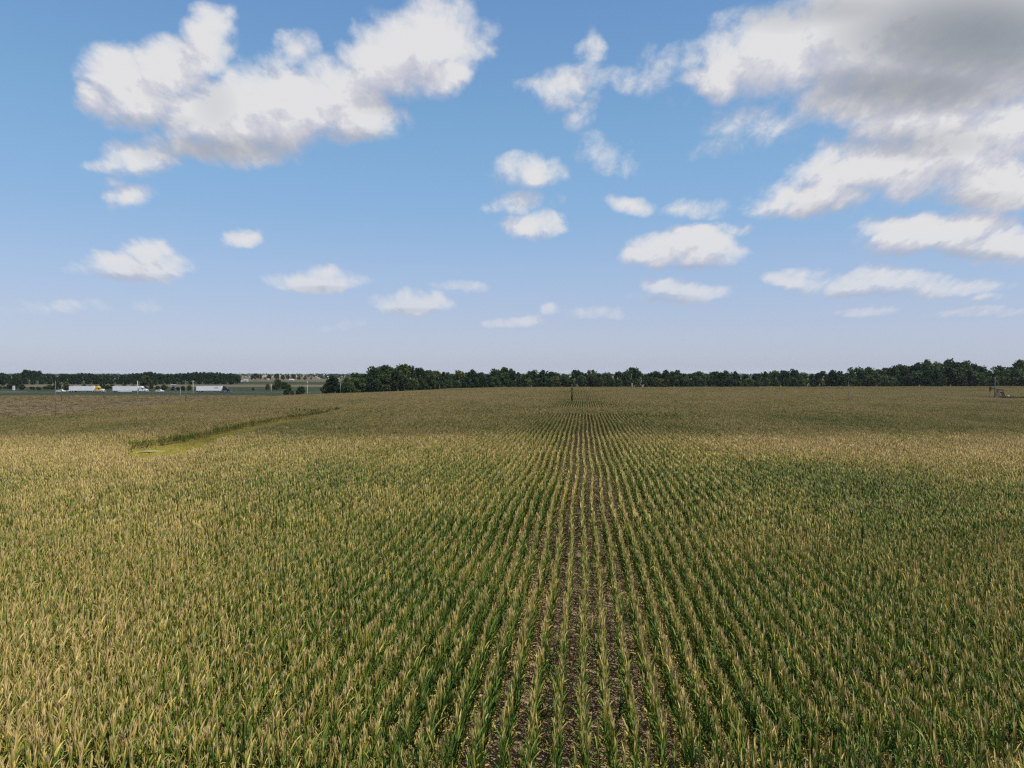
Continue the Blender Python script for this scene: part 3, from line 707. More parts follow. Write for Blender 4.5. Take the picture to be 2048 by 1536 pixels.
    scatter('soybean_crop', xyz, np.stack([np.zeros(n), np.zeros(n), rng.uniform(0, 6.28, n)], 1), np.repeat(rng.uniform(.95, 1.05, n)[:, None], 3, 1), (np.zeros(n, int), rng.integers(0, 8, n)), [cs],
            label='low brown field of ripe beans between the corn and the highway')

# ------------------------------------------------------------------ trees
def crown_mesh(seed, style, m):
    """leaf clumps through lumpy masses, 10 m tall"""
    r = random.Random(seed); V, Fq = [], []
    wd, lo, nl, ncl = {'round': (4.2, 2.0, 15, 95), 'broad': (5.4, 1.8, 19, 85), 'upright': (2.6, 1.3, 12, 90), 'bushy': (4.6, .2, 18, 85), 'ragged': (4.0, 2.6, 15, 52), 'domed': (4.8, 1.0, 20, 85)}[style]
    lobes = []
    for k in range(nl):
        h = lo + .9 + (9.0 - lo - .9) * ((k + .5) / nl)
        rel = (h - lo) / (10 - lo); prof = math.sin(math.pi * min(1, .16 + .80 * rel)) ** .8 if style != 'upright' else .35 + .65 * math.sin(math.pi * min(1, .1 + .78 * rel))
        a = k * 2.399 + r.uniform(-.5, .5); q = wd * prof * r.uniform(.35, .80)
        lobes.append((Vector((q * math.cos(a), q * math.sin(a), h)), r.uniform(1.0, 1.75) * (wd / 4.3) ** .6))
    lobes.append((Vector((r.uniform(-.5, .5), r.uniform(-.5, .5), 8.9)), 1.15 * (wd / 4.3) ** .5))
    for c, q in lobes:
        for i in range(ncl):
            d = Vector((r.gauss(0, 1), r.gauss(0, 1), r.gauss(0, 1))).normalized()
            p = c + d * q * (r.random() ** .38) * r.uniform(.8, 1.12)
            if p.z < .15: p.z = .15 + r.random() * .3
            n = (d * .8 + Vector((r.gauss(0, .7), r.gauss(0, .7), r.gauss(.3, .7)))).normalized(); t = n.orthogonal().normalized(); b = n.cross(t)
            w = r.uniform(0, 6.28); t, b = t * math.cos(w) + b * math.sin(w), b * math.cos(w) - t * math.sin(w)
            s = r.uniform(.20, .42)
            o = len(V); V += [p - t * s - b * s * .6, p + t * s * .7 - b * s - n * s * .2, p + t * s + b * s * .7, p - t * s * .6 + b * s - n * s * .25]; Fq.append((o, o + 1, o + 2, o + 3))
    return mesh_from('crown', V, Fq, [m]), lobes
def trunk_mesh(seed, lobes, m):
    r = random.Random(seed); mb = MB()
    mb.tube([(0, 0, -.3), (.05, .03, 2.2), (-.05, .1, 4.5), (.05, 0, 7.2)], [.30, .22, .17, .07], 7)
    for c, q in lobes[::3]:
        z0 = max(1.4, c.z - 2.2); mb.tube([(0, 0, z0), tuple(Vector((0, 0, z0)) * .45 + c * .55), tuple(c)], [.11, .07, .03], 5)
    return mb.mesh('trunk', m, True)
STYLES = ['round', 'broad', 'upright', 'bushy', 'ragged', 'domed']
WORDS = {'round': 'round-crowned', 'broad': 'broad spreading', 'upright': 'narrow upright', 'bushy': 'bushy', 'ragged': 'ragged open-crowned', 'domed': 'domed'}
if on('trees'):
    TM = {}
    for i, s_ in enumerate(STYLES):
        for k in range(2):
            cm, lb = crown_mesh(900 + i * 10 + k, s_, M['leaf_dark']); TM[s_, k] = (cm, trunk_mesh(i * 10 + k, lb, M['bark']))
    CW = {'round': 4.9, 'broad': 6.2, 'upright': 3.1, 'bushy': 5.4, 'ragged': 4.8, 'domed': 5.6}
    tr = random.Random(11); n_trees = 0
    def where(px):
        for lim, w_ in ((112, 'left of the yellow-cab truck'), (225, 'beyond the yellow-cab truck'), (318, 'beyond the white truck and car'), (485, 'beyond the dark-cab truck'),
                        (625, 'right of the dark-cab truck'), (692, 'beside the pole near the wood edge'), (765, 'at the left tip of the wood'), (885, 'in the tall grove'), (1030, 'between the tall grove and the vine-clad pole'),
                        (1144, 'just left of the vine-clad pole'), (1411, 'just right of the vine-clad pole'), (1697, 'left of the tall plain pole'), (1930, 'between the tall plain pole and the oil pump'), (9999, 'behind the oil pump')):
            if px < lim: return w_
    def tree(px, D, ytop, style, mat='leaf_dark', hs=1.0, far='', label=None, name='tree', group=None):
        global n_trees
        H = max(2.0, CAM_H + (HOR - ytop) / F_PX * D)
        s = H / 10.1; root = empty(name, at(px, D, 0), tr.uniform(0, 6.28)); root.scale = (s * hs, s * hs, s)
        tone = {'leaf_dark': 'dark green', 'leaf_mid': 'mid green', 'leaf_olive': 'yellowish green'}[mat]
        size = 'big ' if H > 13.5 else ('small ' if H < 8 else '')
        if far: size = ''
        w_ = where(px)
        tag(root, label or f'{size}{tone} {WORDS[style]} tree {far}{w_}'.replace('  ', ' '), 'tree', group or f'trees {far}{w_}')
        cm, tm = TM[style, tr.randrange(2)]
        c = link('crown', cm, root); c.material_slots[0].link = 'OBJECT'; c.material_slots[0].material = M[mat]
        link('trunk', tm, root); n_trees += 1
        return root
    SKY_L = [(0,745),(8,745),(18,752),(25,748),(35,745),(45,746),(55,738),(65,741),(80,741),(90,751),(98,745),(108,752),(115,754),(128,746),(145,749),(160,745),(180,746),(200,750),(220,749),(235,749),(250,751),(270,746),(285,745),(300,743),(310,744),(325,748),(340,747),(370,746),(395,743),(420,744),(440,745),(455,748),(462,745),(475,750)]
    SKY_R = [(690,752),(700,748),(712,742),(722,748),(735,749),(742,735),(768,729),(783,733),(790,727),(805,726),(813,732),(828,733),(840,733),(855,735),(865,741),(877,745),(890,741),(900,744),(925,741),(938,744),(955,739),(970,744),(990,745),(997,735),(1010,733),(1018,741),(1030,744),(1045,744),(1080,741),(1100,741),(1120,744),(1150,741),(1172,738),(1190,742),(1220,744),(1245,745),(1262,742),(1267,735),(1275,738),(1285,743),(1305,744),(1308,741),(1325,744),(1346,740),(1360,743),(1400,744),(1420,744),(1440,743),(1460,742),(1480,746),(1500,745),(1540,744),(1550,743),(1560,747),(1580,738),(1590,741),(1603,740),(1620,745),(1632,740),(1645,742),(1660,737),(1670,733),(1680,738),(1690,741),(1700,741),(1715,736),(1735,735),(1745,738),(1770,732),(1790,731),(1808,731),(1822,733),(1840,725),(1860,722),(1880,721),(1895,719),(1905,720),(1925,724),(1935,728),(1950,727),(1962,735),(1985,736),(2000,733),(2010,729),(2022,731),(2030,716),(2060,713),(2110,720)]
    def prof(T, px, w=0):
        a = [p[0] for p in T]; b = [p[1] for p in T]
        return float(np.min(np.interp([px - w, px, px + w], a, b))) if w else float(np.interp(px, a, b))
    # far row beyond the highway
    px = -12.0
    while px < 478:
        D = 800 + tr.uniform(-20, 60); H = CAM_H + (HOR - prof(SKY_L, px)) / F_PX * D
        st_ = tr.choice(['round', 'domed', 'upright', 'broad', 'round', 'ragged'] if px < 170 else ['domed', 'round', 'upright', 'domed'])
        tree(px, D, prof(SKY_L, px), st_, 'leaf_dark', tr.uniform(.75, 1.0)); px += tr.uniform(6.5, 9.5)
    px = -8.0
    while px < 470:                                # lower growth that closes the foot of that row
        tree(px, 775 + tr.uniform(-8, 8), 757 + tr.uniform(-2, 3), 'bushy', 'leaf_dark', tr.uniform(1.2, 1.6), far='low in the row '); px += tr.uniform(13, 18)
    px = -12.0
    while px < 332:
        if not (44 < px < 58): tree(px, 500 + tr.uniform(0, 60), 772 + tr.uniform(-4, 2.5), 'bushy', tr.choices(['leaf_dark', 'leaf_mid', 'leaf_olive'], [.6, .3, .1])[0], tr.uniform(1.2, 1.8), far='roadside ')
        px += tr.uniform(9, 13)
    for px, D, y, st_, mt, hs in ((4,610,750,'broad','leaf_dark',.9),(38,560,757,'round','leaf_dark',.8),(30,600,752,'upright','leaf_dark',1),(62,540,773,'bushy','leaf_dark',1.5),(76,535,773,'bushy','leaf_dark',1.6),(92,535,772,'bushy','leaf_mid',1.5),(104,530,772,'bushy','leaf_dark',1.4),
                             (118,560,762,'round','leaf_dark',1),(132,570,763,'domed','leaf_olive',.9),(204,540,764,'round','leaf_mid',1.0),(214,550,770,'bushy','leaf_dark',1.2),(292,545,751,'broad','leaf_olive',.95),(306,560,753,'round','leaf_dark',.9),
                             (346,500,773,'bushy','leaf_dark',1.5),(356,505,774,'bushy','leaf_dark',1.5),(366,500,772,'bushy','leaf_dark',1.5),(379,505,770,'bushy','leaf_mid',1.2),
                             (504,1250,750,'upright','leaf_dark',1.2),(512,1250,746,'upright','leaf_dark',1.6),(520,1270,748,'round','leaf_mid',1.0),(530,1300,754,'upright','leaf_dark',1.2),(538,1300,748,'domed','leaf_dark',.9),(554,1300,747,'broad','leaf_dark',.9),(566,1300,750,'domed','leaf_dark',1),(576,1280,750,'round','leaf_dark',1),(587,1280,748,'round','leaf_dark',1.2),(598,1350,752,'bushy','leaf_dark',1.4),(610,1350,752,'bushy','leaf_mid',1.2),(622,1400,754,'bushy','leaf_dark',1),
                             (535,520,768,'bushy','leaf_olive',1.1),(556,520,758,'domed','leaf_dark',1.0),(568,530,763,'bushy','leaf_dark',1.4),(549,515,769,'bushy','leaf_dark',1.5),(506,505,775,'bushy','leaf_mid',1.4),(577,372,768,'upright','leaf_mid',1.25),(571,376,780,'bushy','leaf_olive',.9),(585,374,781,'bushy','leaf_mid',.9),(602,392,772,'bushy','leaf_dark',1.1),(596,396,778,'bushy','leaf_mid',1.0),
                             (652,400,768,'bushy','leaf_olive',1.2),(662,405,757,'domed','leaf_dark',.95),(668,400,750,'upright','leaf_dark',1.4),(656,398,776,'bushy','leaf_dark',1.3),(678,402,768,'bushy','leaf_dark',1.1),(690,395,765,'bushy','leaf_mid',1.1)):
        tree(px, D, y, st_, mt, hs, far='far off ' if D > 1000 else '')
    # the wood along the far edge of the corn
    px = 694.0
    while px < 2095:
        X = (px - 1024) / F_PX * 480; De = float(corn_far((px - 1024) / F_PX * float(corn_far(X)))); D = De + tr.uniform(11, 26)
        yt = prof(SKY_R, px, 2); H = CAM_H + (HOR - yt) / F_PX * D
        st_ = tr.choice(['round', 'domed', 'broad', 'round', 'domed', 'ragged'] if H > 11 else ['round', 'domed', 'bushy', 'broad', 'ragged'])
        mt = tr.choices(['leaf_dark', 'leaf_mid', 'leaf_olive'], [.62, .32, .06] if px > 900 else [.55, .35, .10])[0]
        tree(px, D, yt + (tr.uniform(0, 6) if tr.random() < .55 else -1.5), st_, mt, tr.uniform(.75, 1.05) if H > 12 else tr.uniform(.9, 1.4)); px += tr.uniform(12, 22)
    px = 700.0
    while px < 2095:                               # front growth down to the field edge
        X = (px - 1024) / F_PX * 480; De = float(corn_far((px - 1024) / F_PX * float(corn_far(X))))
        base = HOR + (CAM_H - 2.1) / De * F_PX; yt = base - (base - prof(SKY_R, px, 3)) * tr.uniform(.42, .76)
        tree(px, De + tr.uniform(4, 7.5), yt, tr.choice(['bushy', 'bushy', 'domed']), tr.choices(['leaf_dark', 'leaf_mid', 'leaf_olive'], [.55, .36, .09])[0], tr.uniform(1.0, 1.5), far='low in front '); px += tr.uniform(15, 22)
    print('trees', n_trees)
    # country beyond: woods so far off that they read as one mass
    V, Fq = [], []; r = random.Random(3)
    for k in range(5200):
        D = r.choice([1500, 2100, 2900, 4200, 6500]) * r.uniform(.95, 1.1); px = r.uniform(-150, 2200); X = (px - 1024) / F_PX * D
        if 470 < px < 640 and D < 2000: continue
        if wig(np.array(X * .5), np.array(D), .011, 4) < -.22: continue
        h = r.uniform(7, 12.5) * (1 if D < 4000 else 1.15); w_ = r.uniform(5, 11) * (1 + D / 5000)
        c = Vector(W(X, D, 0))
        for i in range(7):
            d = Vector((r.gauss(0, 1), r.gauss(0, 1), 0)); p = c + Vector((d.x * w_ * .4, d.y * w_ * .4, h * r.uniform(.25, .9)))
            s = r.uniform(1.2, 2.6) * (1 + D / 5000); t = Vector((r.gauss(0, 1), r.gauss(0, 1), r.gauss(0, .6))).normalized(); b = t.orthogonal().normalized()
            o = len(V); V += [p - t * s, p - b * s * .8, p + t * s, p + b * s * .8]; Fq.append((o, o + 1, o + 2, o + 3))
    tag(link('distant_woods', mesh_from('distant_woods', V, Fq, [M['leaf_dark']])), 'hazy line of distant woods along the horizon', kind='stuff')

# ------------------------------------------------------------------ vehicles
def wheel(parent, x, y, r=.52, w=.3):
    t = MB().tube([(x, y - w / 2, r), (x, y - w / 2 + .03, r), (x, y + w / 2 - .03, r), (x, y + w / 2, r)], [r * .9, r, r, r * .9], 18).build('wheel', M['rubber'], parent, False)
    sgn = -1 if y < 0 else 1
    MB().tube([(x, y + sgn * (w / 2 - .02), r), (x, y + sgn * (w / 2 + .02), r)], [r * .58, r * .5], 14).build('rim', M['rim'], t)
    return t
def semi_truck(px_rear, label, paint, hood_paint, skirt=False, dark=False, lettering=False):
    root = empty('semi_truck', at(px_rear, 452, .08), ANG); tag(root, label, 'truck', 'articulated trucks on the highway')
    tb = MB().box(0, 16.1, -1.3, 1.3, 1.12, 4.05, .05)
    tr_ = tb.build('trailer', M['trailer'], root)
    ribs = MB()
    for k in range(1, 33): ribs.box(k * .49 - .02, k * .49 + .02, -1.325, -1.298, 1.2, 3.98)
    ribs.box(.02, 16.08, -1.34, -1.296, 3.96, 4.06).box(.02, 16.08, -1.34, -1.296, 1.08, 1.2)
    ribs.build('side_rib', M['trailer'], tr_)
    if skirt: MB().box(3.6, 12.4, -1.25, -1.2, .45, 1.12).box(3.6, 12.4, 1.2, 1.25, .45, 1.12).build('side_skirt', M['trailer'], tr_)
    if lettering:
        l = MB()
        for k, w_ in enumerate((.35, .28, .35, .3, .34, .26)): l.box(11.6 + k * .46, 11.6 + k * .46 + w_, -1.345, -1.326, 2.6, 3.1)
        l.build('faded_lettering', M['ink'], tr_)
    MB().box(.3, 15.8, -.55, .55, .8, 1.1).build('trailer_chassis', M['chassis'], tr_)
    MB().box(-.05, .05, -1.2, 1.2, .5, .6).box(-.05, .05, -.6, -.5, .55, 1.12).box(-.05, .05, .5, .6, .55, 1.12).build('underride_bar', M['chassis'], tr_)
    MB().box(-.03, .0, -1.2, -.9, 1.15, 1.3).box(-.03, .0, .9, 1.2, 1.15, 1.3).build('tail_lamp', M['tail'], tr_)
    MB().box(11.7, 11.9, -1.0, -.85, .1, 1.0).box(11.7, 11.9, .85, 1.0, .1, 1.0).build('landing_gear', M['chassis'], tr_)
    for x in (1.6, 2.9, 15.2, 16.5, 21.0):
        for y in (-1.08, 1.08): wheel(root, x, y)
    for x in (.85,): MB().box(x, x + .03, -1.25, -.7, .2, 1.1).box(x, x + .03, .7, 1.25, .2, 1.1).build('mudflap', M['rubber'], root)
    MB().box(14.4, 21.8, -.5, .5, .55, .95).build('tractor_chassis', M['chassis'], root)
    cab = MB().prism([(17.0, .75), (17.0, 3.9), (17.5, 4.0), (18.4, 3.9), (19.1, 3.45), (19.35, 3.0), (20.0, 2.25), (20.0, .75)], -1.22, 1.22, .07).build('cab', paint, root)
    hood = MB().prism([(20.02, .9), (20.02, 2.2), (21.4, 2.02), (21.85, 1.8), (22.0, 1.3), (22.0, .6), (21.6, .6), (21.55, 1.1), (20.5, 1.1), (20.4, .9)], -1.1, 1.1, .05).build('hood', hood_paint, root)
    MB().prism([(19.42, 2.98), (20.04, 2.32), (20.06, 2.36), (19.46, 3.02)], -1.1, 1.1).build('windscreen', M['glass'], cab)
    for y0, y1 in ((-1.235, -1.215), (1.215, 1.235)):
        MB().prism([(18.6, 2.1), (18.6, 2.95), (19.2, 2.95), (19.75, 2.35), (19.8, 2.1)], y0, y1).build('side_window', M['glass'], cab)
        MB().prism([(17.4, 2.3), (17.4, 2.8), (17.9, 2.8), (17.9, 2.3)], y0, y1).build('sleeper_window', M['glass'], cab)
    for y in (-1.5, 1.5): MB().box(19.75, 19.85, y - .12, y + .12, 2.0, 2.7, .03).tube([(19.8, y, 2.4), (19.8, y * .8, 2.45)], .02, 5).build('mirror', M['chassis'], cab)
    for y in (-1.05, 1.05):
        MB().tube([(17.3, y, .75), (19.6, y, .75)], .32, 12).build('fuel_tank', M['chrome'], root)
        MB().box(21.9, 22.04, y - .18, y + .14, 1.05, 1.3, .02).build('headlight', M['lamp'], hood)
    MB().box(21.75, 22.2, -1.2, 1.2, .32, .68, .06).build('bumper', M['chrome'], root)
    MB().box(22.0, 22.06, -.6, .6, .75, 1.65).build('grille', M['chrome'] if not dark else M['chassis'], hood)
    for y in (-.95, .95): MB().tube([(16.85, y, .9), (16.85, y, 4.0)], .07, 8).build('exhaust_stack', M['chrome'], root)
    return root
def small_car(px_rear, D, label, cat, name, outline, glass, length, paint, pickup=False):
    root = empty(name, at(px_rear, D, .08), ANG); tag(root, label, cat, 'cars and pickups on the highway')
    b = MB().prism(outline, -.92, .92, .06).build('body', paint, root)
    for poly in glass:
        for y0, y1 in ((-.935, -.915), (.915, .935)): MB().prism(poly, y0, y1).build('side_window', M['glass'], b)
    for x in (length * .19, length * .81):
        for y in (-.82, .82): wheel(root, x, y, .36, .24)
    for y in (-.68, .68):
        MB().box(length - .06, length + .01, y - .18, y + .18, .72, .9, .02).build('headlight', M['lamp'], b)
        MB().box(-.02, .05, y - .12, y + .12, .75, 1.0, .02).build('tail_lamp', M['tail'], b)
    MB().box(length - .12, length + .06, -.85, .85, .38, .58, .03).build('bumper', M['chrome'], root)
    for y in (-1.03, 1.03): MB().box(length * .62, length * .62 + .12, y - .1, y + .1, 1.05, 1.22, .02).build('mirror', paint, b)
    return root
if on('vehicles'):
    semi_truck(140, 'semi truck with a yellow cab, pale hood and plain white trailer', M['yellow'], M['white'])
    semi_truck(227, 'all white semi truck with a low-skirted white trailer, behind a pale pole', M['white'], M['white'], skirt=True)
    semi_truck(394, 'semi truck with a dark green cab and white trailer with faded lettering', M['darkpaint'], M['darkpaint'], dark=True, lettering=True)
    pick = [(0, .45), (0, 1.12), (2.2, 1.14), (2.3, 1.85), (3.7, 1.88), (4.4, 1.2), (5.6, 1.08), (5.75, .9), (5.75, .42)]
    small_car(112, 452, 'white pickup truck following the yellow-cab semi truck', 'pickup truck', 'pickup_truck', pick, [[(2.45, 1.22), (2.5, 1.75), (3.6, 1.76), (4.15, 1.22)]], 5.75, M['white'])
    suv = [(0, .42), (.02, 1.0), (.35, 1.12), (1.1, 1.62), (3.0, 1.68), (3.75, 1.12), (4.7, .98), (4.85, .78), (4.85, .4)]
    small_car(312, 455, 'small white car ahead of the all white semi truck', 'car', 'car', suv, [[(.8, 1.1), (1.2, 1.52), (1.95, 1.56), (1.95, 1.12)], [(2.05, 1.12), (2.05, 1.56), (2.9, 1.58), (3.45, 1.12)]], 4.85, M['white'])
    # low white utility trailer towed behind the pickup's lane
    t = empty('utility_trailer', at(134, 458, .08), ANG); tag(t, 'small low white trailer just behind the yellow-cab semi truck', 'trailer')
    MB().box(0, 2.0, -.8, .8, .55, 1.05, .05).build('box', M['white'], t)
    MB().tube([(2.0, 0, .6), (3.0, 0, .5)], .05, 6).build('drawbar', M['chassis'], t)
    for y in (-.9, .9): wheel(t, .9, y, .3, .2)

# ------------------------------------------------------------------ poles, sign, oil pump, farm buildings
def pole(px, D, ytop, label, m='wood', rad=.16, arm=True, cap=False, name='utility_pole', z0=-.3):
    H = CAM_H + (HOR - ytop) / F_PX * D
    root = empty(name, at(px, D, 0), ANG + random.uniform(-.3, .3)); tag(root, label, 'pole', 'poles standing in and beside the fields')
    MB().tube([(0, 0, z0), (0, 0, H * .5), (0, 0, H)], [rad, rad * .85, rad * .68], 10).build('shaft', M[m], root, True)
    if arm:
        MB().box(-1.1, 1.1, -.2, -.09, H - .75, H - .6, .01).build('crossarm', M[m], root)
        for x in (-1.0, -.45, .45, 1.0): MB().tube([(x, -.145, H - .6), (x, -.145, H - .5), (x, -.145, H - .42)], [.03, .06, .03], 8).build('insulator', M['galv'], root)
    else:
        MB().tube([(0, 0, H), (0, 0, H + .05), (0, 0, H + .18)], [rad * .7, rad * .5, .02], 8).build('top_pin', M['galv'], root)
    if cap: MB().tube([(0, 0, H - 1.5), (0, 0, H - .7)], [rad * 1.05, rad * 1.05], 10).build('red_band', M['cap'], root)
    return root, H
if on('things'):
    pole(111, 167, 763, 'tall thin dark pole rising from the weedy field edge at far left', 'wood', .10, False)
    pole(123, 290, 764, 'grey pole with a crossarm in the brown field left of the yellow-cab truck', 'wood', .15)
    pole(275, 378, 762, 'pale pole in front of the all white semi truck', 'wood_pale', .22, False)
    pole(360.5, 288, 775, 'short thin grey pole at the field edge left of the dark-cab truck', 'galv', .07, False)
    pole(371, 288, 760, 'brown wooden pole at the field edge left of the dark-cab truck', 'wood', .15)
    pole(386, 380, 761, 'pale pole with a crossarm just left of the dark-cab truck', 'wood_pale', .20)
    pole(542.5, 450, 768, 'short pale pole among the roadside bushes', 'wood_pale', .20, False)
    pole(540, 452, 766, 'thin dark pole close beside the short pale roadside pole', 'wood', .09, False)
    pole(614.5, 335, 763, 'pale pole with a rusty red band at the corner of the cornfield', 'wood_pale', .17, False, cap=True)
    pole(681, 372, 766, 'faint thin grey pole against the left tip of the wood', 'galv', .08, False)
    pole(879.5, 262, 769, 'slim pole in the corn in front of the tall grove', 'wood', .09, False)
    pole(1411, 272, 771, 'slim plain pole in the corn, first to the right of the vine-clad pole', 'wood', .07, False)
    pole(1697, 262, 762, 'tall plain pole in the corn left of the oil pump', 'wood', .075, False)
    pole(1990, 296, 756, 'stout grey pole standing right beside the oil pump', 'wood_grey', .24, False)
    rt, H = pole(1144, 258, 769, 'pole in the middle of the corn overgrown with dark green vines', 'wood', .12, False)
    r = random.Random(8); V, Fq = [], []
    for k in range(1500):
        z = H * .86 * r.random() ** 1.25; q = (.12 + .38 * (1 - z / H) ** 2 + .07 * math.sin(z * 2.1)) * r.random() ** .5; a = r.uniform(0, 6.28)
        c = Vector((q * math.cos(a), q * math.sin(a), z)); d = Vector((r.gauss(0, 1), r.gauss(0, 1), r.gauss(0, 1))).normalized(); e = d.orthogonal().normalized(); s = r.uniform(.08, .16)
        o = len(V); V += [c - d * s, c + e * s, c + d * s, c - e * s]; Fq.append((o, o + 1, o + 2, o + 3))
    link('vine', mesh_from('vine', V, Fq, [M['leaf_dark']]), rt)
    # road sign
    s = empty('road_sign', at(27.5, 474, 0), ANG + .1); tag(s, 'upright white road sign with one dark mark, by the highway at far left', 'sign')
    p = MB().box(-.8, .8, -.03, .03, 1.0, 3.7, .02).build('panel', M['white'], s)
    MB().box(-.12, .16, -.046, -.032, 1.9, 3.0).build('dark_mark', M['ink'], p)
    for x in (-.5, .5): MB().box(x - .05, x + .05, .035, .12, -.2, 3.4).build('post', M['galv'], s)
    # guard rail near it
    g = empty('guard_rail', at(-10, 440, 0), ANG); tag(g, 'pale metal guard rail along the near side of the highway at far left', 'guard rail')
    MB().prism([(0, .55), (20, .55), (20, .86), (0, .86)], -.03, .03).build('rail', M['galv'], g)
    for k in range(11): MB().box(k * 2 - .05, k * 2 + .05, .035, .15, -.2, .8).build('post', M['wood'], g)

    # oil pump
    P = empty('oil_pump', W(PUMP[0], PUMP[1], 0), ANG); tag(P, 'dark oil pump with a maroon nodding beam in a clearing in the corn', 'oil pump')
    MB().box(-1.2, 6.2, -.95, .95, 0, .35, .04).build('base_pad', M['concrete'], P)
    sp = MB()
    for y0 in (-.75, .75):
        sp.tube([(-.5, y0, .35), (.75, y0 * .25, 4.9)], [.13, .11], 6).tube([(2.0, y0, .35), (.85, y0 * .25, 4.9)], [.11, .09], 6)
    for z in (1.4, 2.8): sp.box(-.3 + z * .25, 1.75 - z * .25, -.62 + z * .1, -.52 + z * .1, z, z + .12)
    sp.build('samson_post', M['steel_grey'], P)
    a = R(-7)
    def bm(x, z): return (.8 + x * math.cos(a) + z * math.sin(a), 5.15 + z * math.cos(a) - x * math.sin(-a))
    MB().prism([bm(-3.0, -.22), bm(2.6, -.18), bm(2.6, .18), bm(-3.0, .22)], -.16, .16, .02).build('walking_beam', M['steel_dark'], P)
    hd = [bm(-3.0, .75)] + [bm(-3.0 - .75 * math.cos(t), 1.1 * math.sin(t) - .25) for t in np.linspace(1.2, -1.15, 9)] + [bm(-3.0, -.7)]
    MB().prism(hd, -.22, .22, .02).build('horse_head', M['maroon'], P)
    hx, hz = bm(-3.72, -.3)
    MB().tube([(hx, -.08, hz), (hx, -.08, 1.1)], .025, 6).tube([(hx, .08, hz), (hx, .08, 1.1)], .025, 6).build('bridle_cable', M['steel_dark'], P)
    MB().tube([(hx, 0, 0), (hx, 0, .9), (hx, 0, 1.3)], [.16, .14, .05], 10).box(hx - .3, hx + .3, -.1, .1, .55, .75, .02).build('wellhead', M['steel_grey'], P)
    cx, cz = 3.15, 1.9
    for y in (-.62, .62):
        MB().prism([(cx - .15, cz - .2), (cx + .45, cz + .9), (cx + .1, cz + 1.9), (cx - .7, cz + 2.3), (cx - 1.0, cz + 2.05), (cx - .3, cz + 1.6), (cx, cz + .9), (cx - .4, cz)], y - .14, y + .14, .03).build('counterweight', M['maroon'], P)
        tx, tz = bm(2.5, 0); MB().tube([(cx - .1, y * 1.25, cz + .2), (tx, y * .4, tz)], .06, 6).build('pitman_arm', M['steel_dark'], P)
    MB().box(cx - .6, cx + .6, -.42, .42, .35, 2.2, .08).build('gear_box', M['steel_dark'], P)
    MB().prism([(3.1, .7), (4.9, .55), (4.9, 1.2), (3.1, 1.5)], -.95, -.83, .03).build('belt_guard', M['steel_dark'], P)
    MB().box(3.9, 6.0, -.8, .8, .36, 2.35, .06).build('engine_housing', M['steel_dark'], P)
    MB().prism([(5.3, 2.36), (6.0, 2.36), (6.0, 2.6), (5.9, 2.7), (5.4, 2.7), (5.3, 2.6)], -.4, .4, .03).build('engine_cover', M['white'], P)['label'] = 'white engine cover'
    P.scale = (.95, .95, 1.06)

    # farm buildings on the horizon
    def barn(px, D, w_, d_, h, roof, label, cat='barn', rise=.45, wm='siding'):
        o = empty('farm_building', at(px, D, 0), ANG + random.uniform(-.4, .4)); tag(o, label, cat, 'farm buildings on the horizon')
        wl = MB().prism([(-w_ / 2, -.2), (w_ / 2, -.2), (w_ / 2, h), (-w_ / 2, h)], -d_ / 2, d_ / 2).build('wall', M[wm], o)
        rz = h + d_ * rise * .5
        v = [(-w_ / 2 - .4, -d_ / 2 - .4, h - .1), (w_ / 2 + .4, -d_ / 2 - .4, h - .1), (w_ / 2 + .4, d_ / 2 + .4, h - .1), (-w_ / 2 - .4, d_ / 2 + .4, h - .1), (-w_ / 2 - .4, 0, rz), (w_ / 2 + .4, 0, rz)]
        MB().add(v, [(0, 1, 5, 4), (2, 3, 4, 5), (1, 2, 5), (3, 0, 4), (3, 2, 1, 0)]).build('roof', roof, o)
        MB().box(-1.6, 1.6, -d_ / 2 - .05, -d_ / 2 + .05, 0, min(h * .75, 3.2)).build('door', M['galv'], o)
        return o
    barn(637, 1530, 5, 5, 3.2, M['roof_pale'], 'small white farm building left of the white silo')
    barn(654, 1530, 6, 6, 4.6, M['siding'], 'tall white gabled barn just right of the white silo', rise=.8)
    barn(676, 1500, 4, 4, 4.0, M['siding'], 'tiny white shed above the bushes, far right of the silo', 'shed')
    barn(492, 1080, 6, 5, 2.0, M['roof_pale'], 'pale low house at the right end of the far tree row', 'house')
    barn(480, 1085, 7, 5, 2.0, M['roof_red'], 'house with a dull red roof at the right end of the far tree row', 'house')
    barn(537, 1235, 3, 3, 2.2, M['siding'], 'small white shed among the loose far trees', 'shed')
    barn(583, 1250, 9, 4, 1.5, M['siding'], 'long low white shed under the loose far trees', 'shed')
    o = empty('silo', at(648, 1530, 0)); tag(o, 'narrow white silo on the horizon between two white farm buildings', 'silo')
    MB().tube([(0, 0, -.2), (0, 0, 9.6)], 1.7, 20).build('drum', M['siding'], o, False)
    MB().tube([(0, 0, 9.6), (0, 0, 10.3), (0, 0, 10.8)], [1.75, 1.2, .2], 20).build('dome', M['roof_pale'], o)
    barn(347, 520, 3.2, 2.4, 3.6, M['roof_pale'], 'small shed with a pale roof among the bushes left of the dark-cab truck', 'shed', rise=.3, wm='wood')

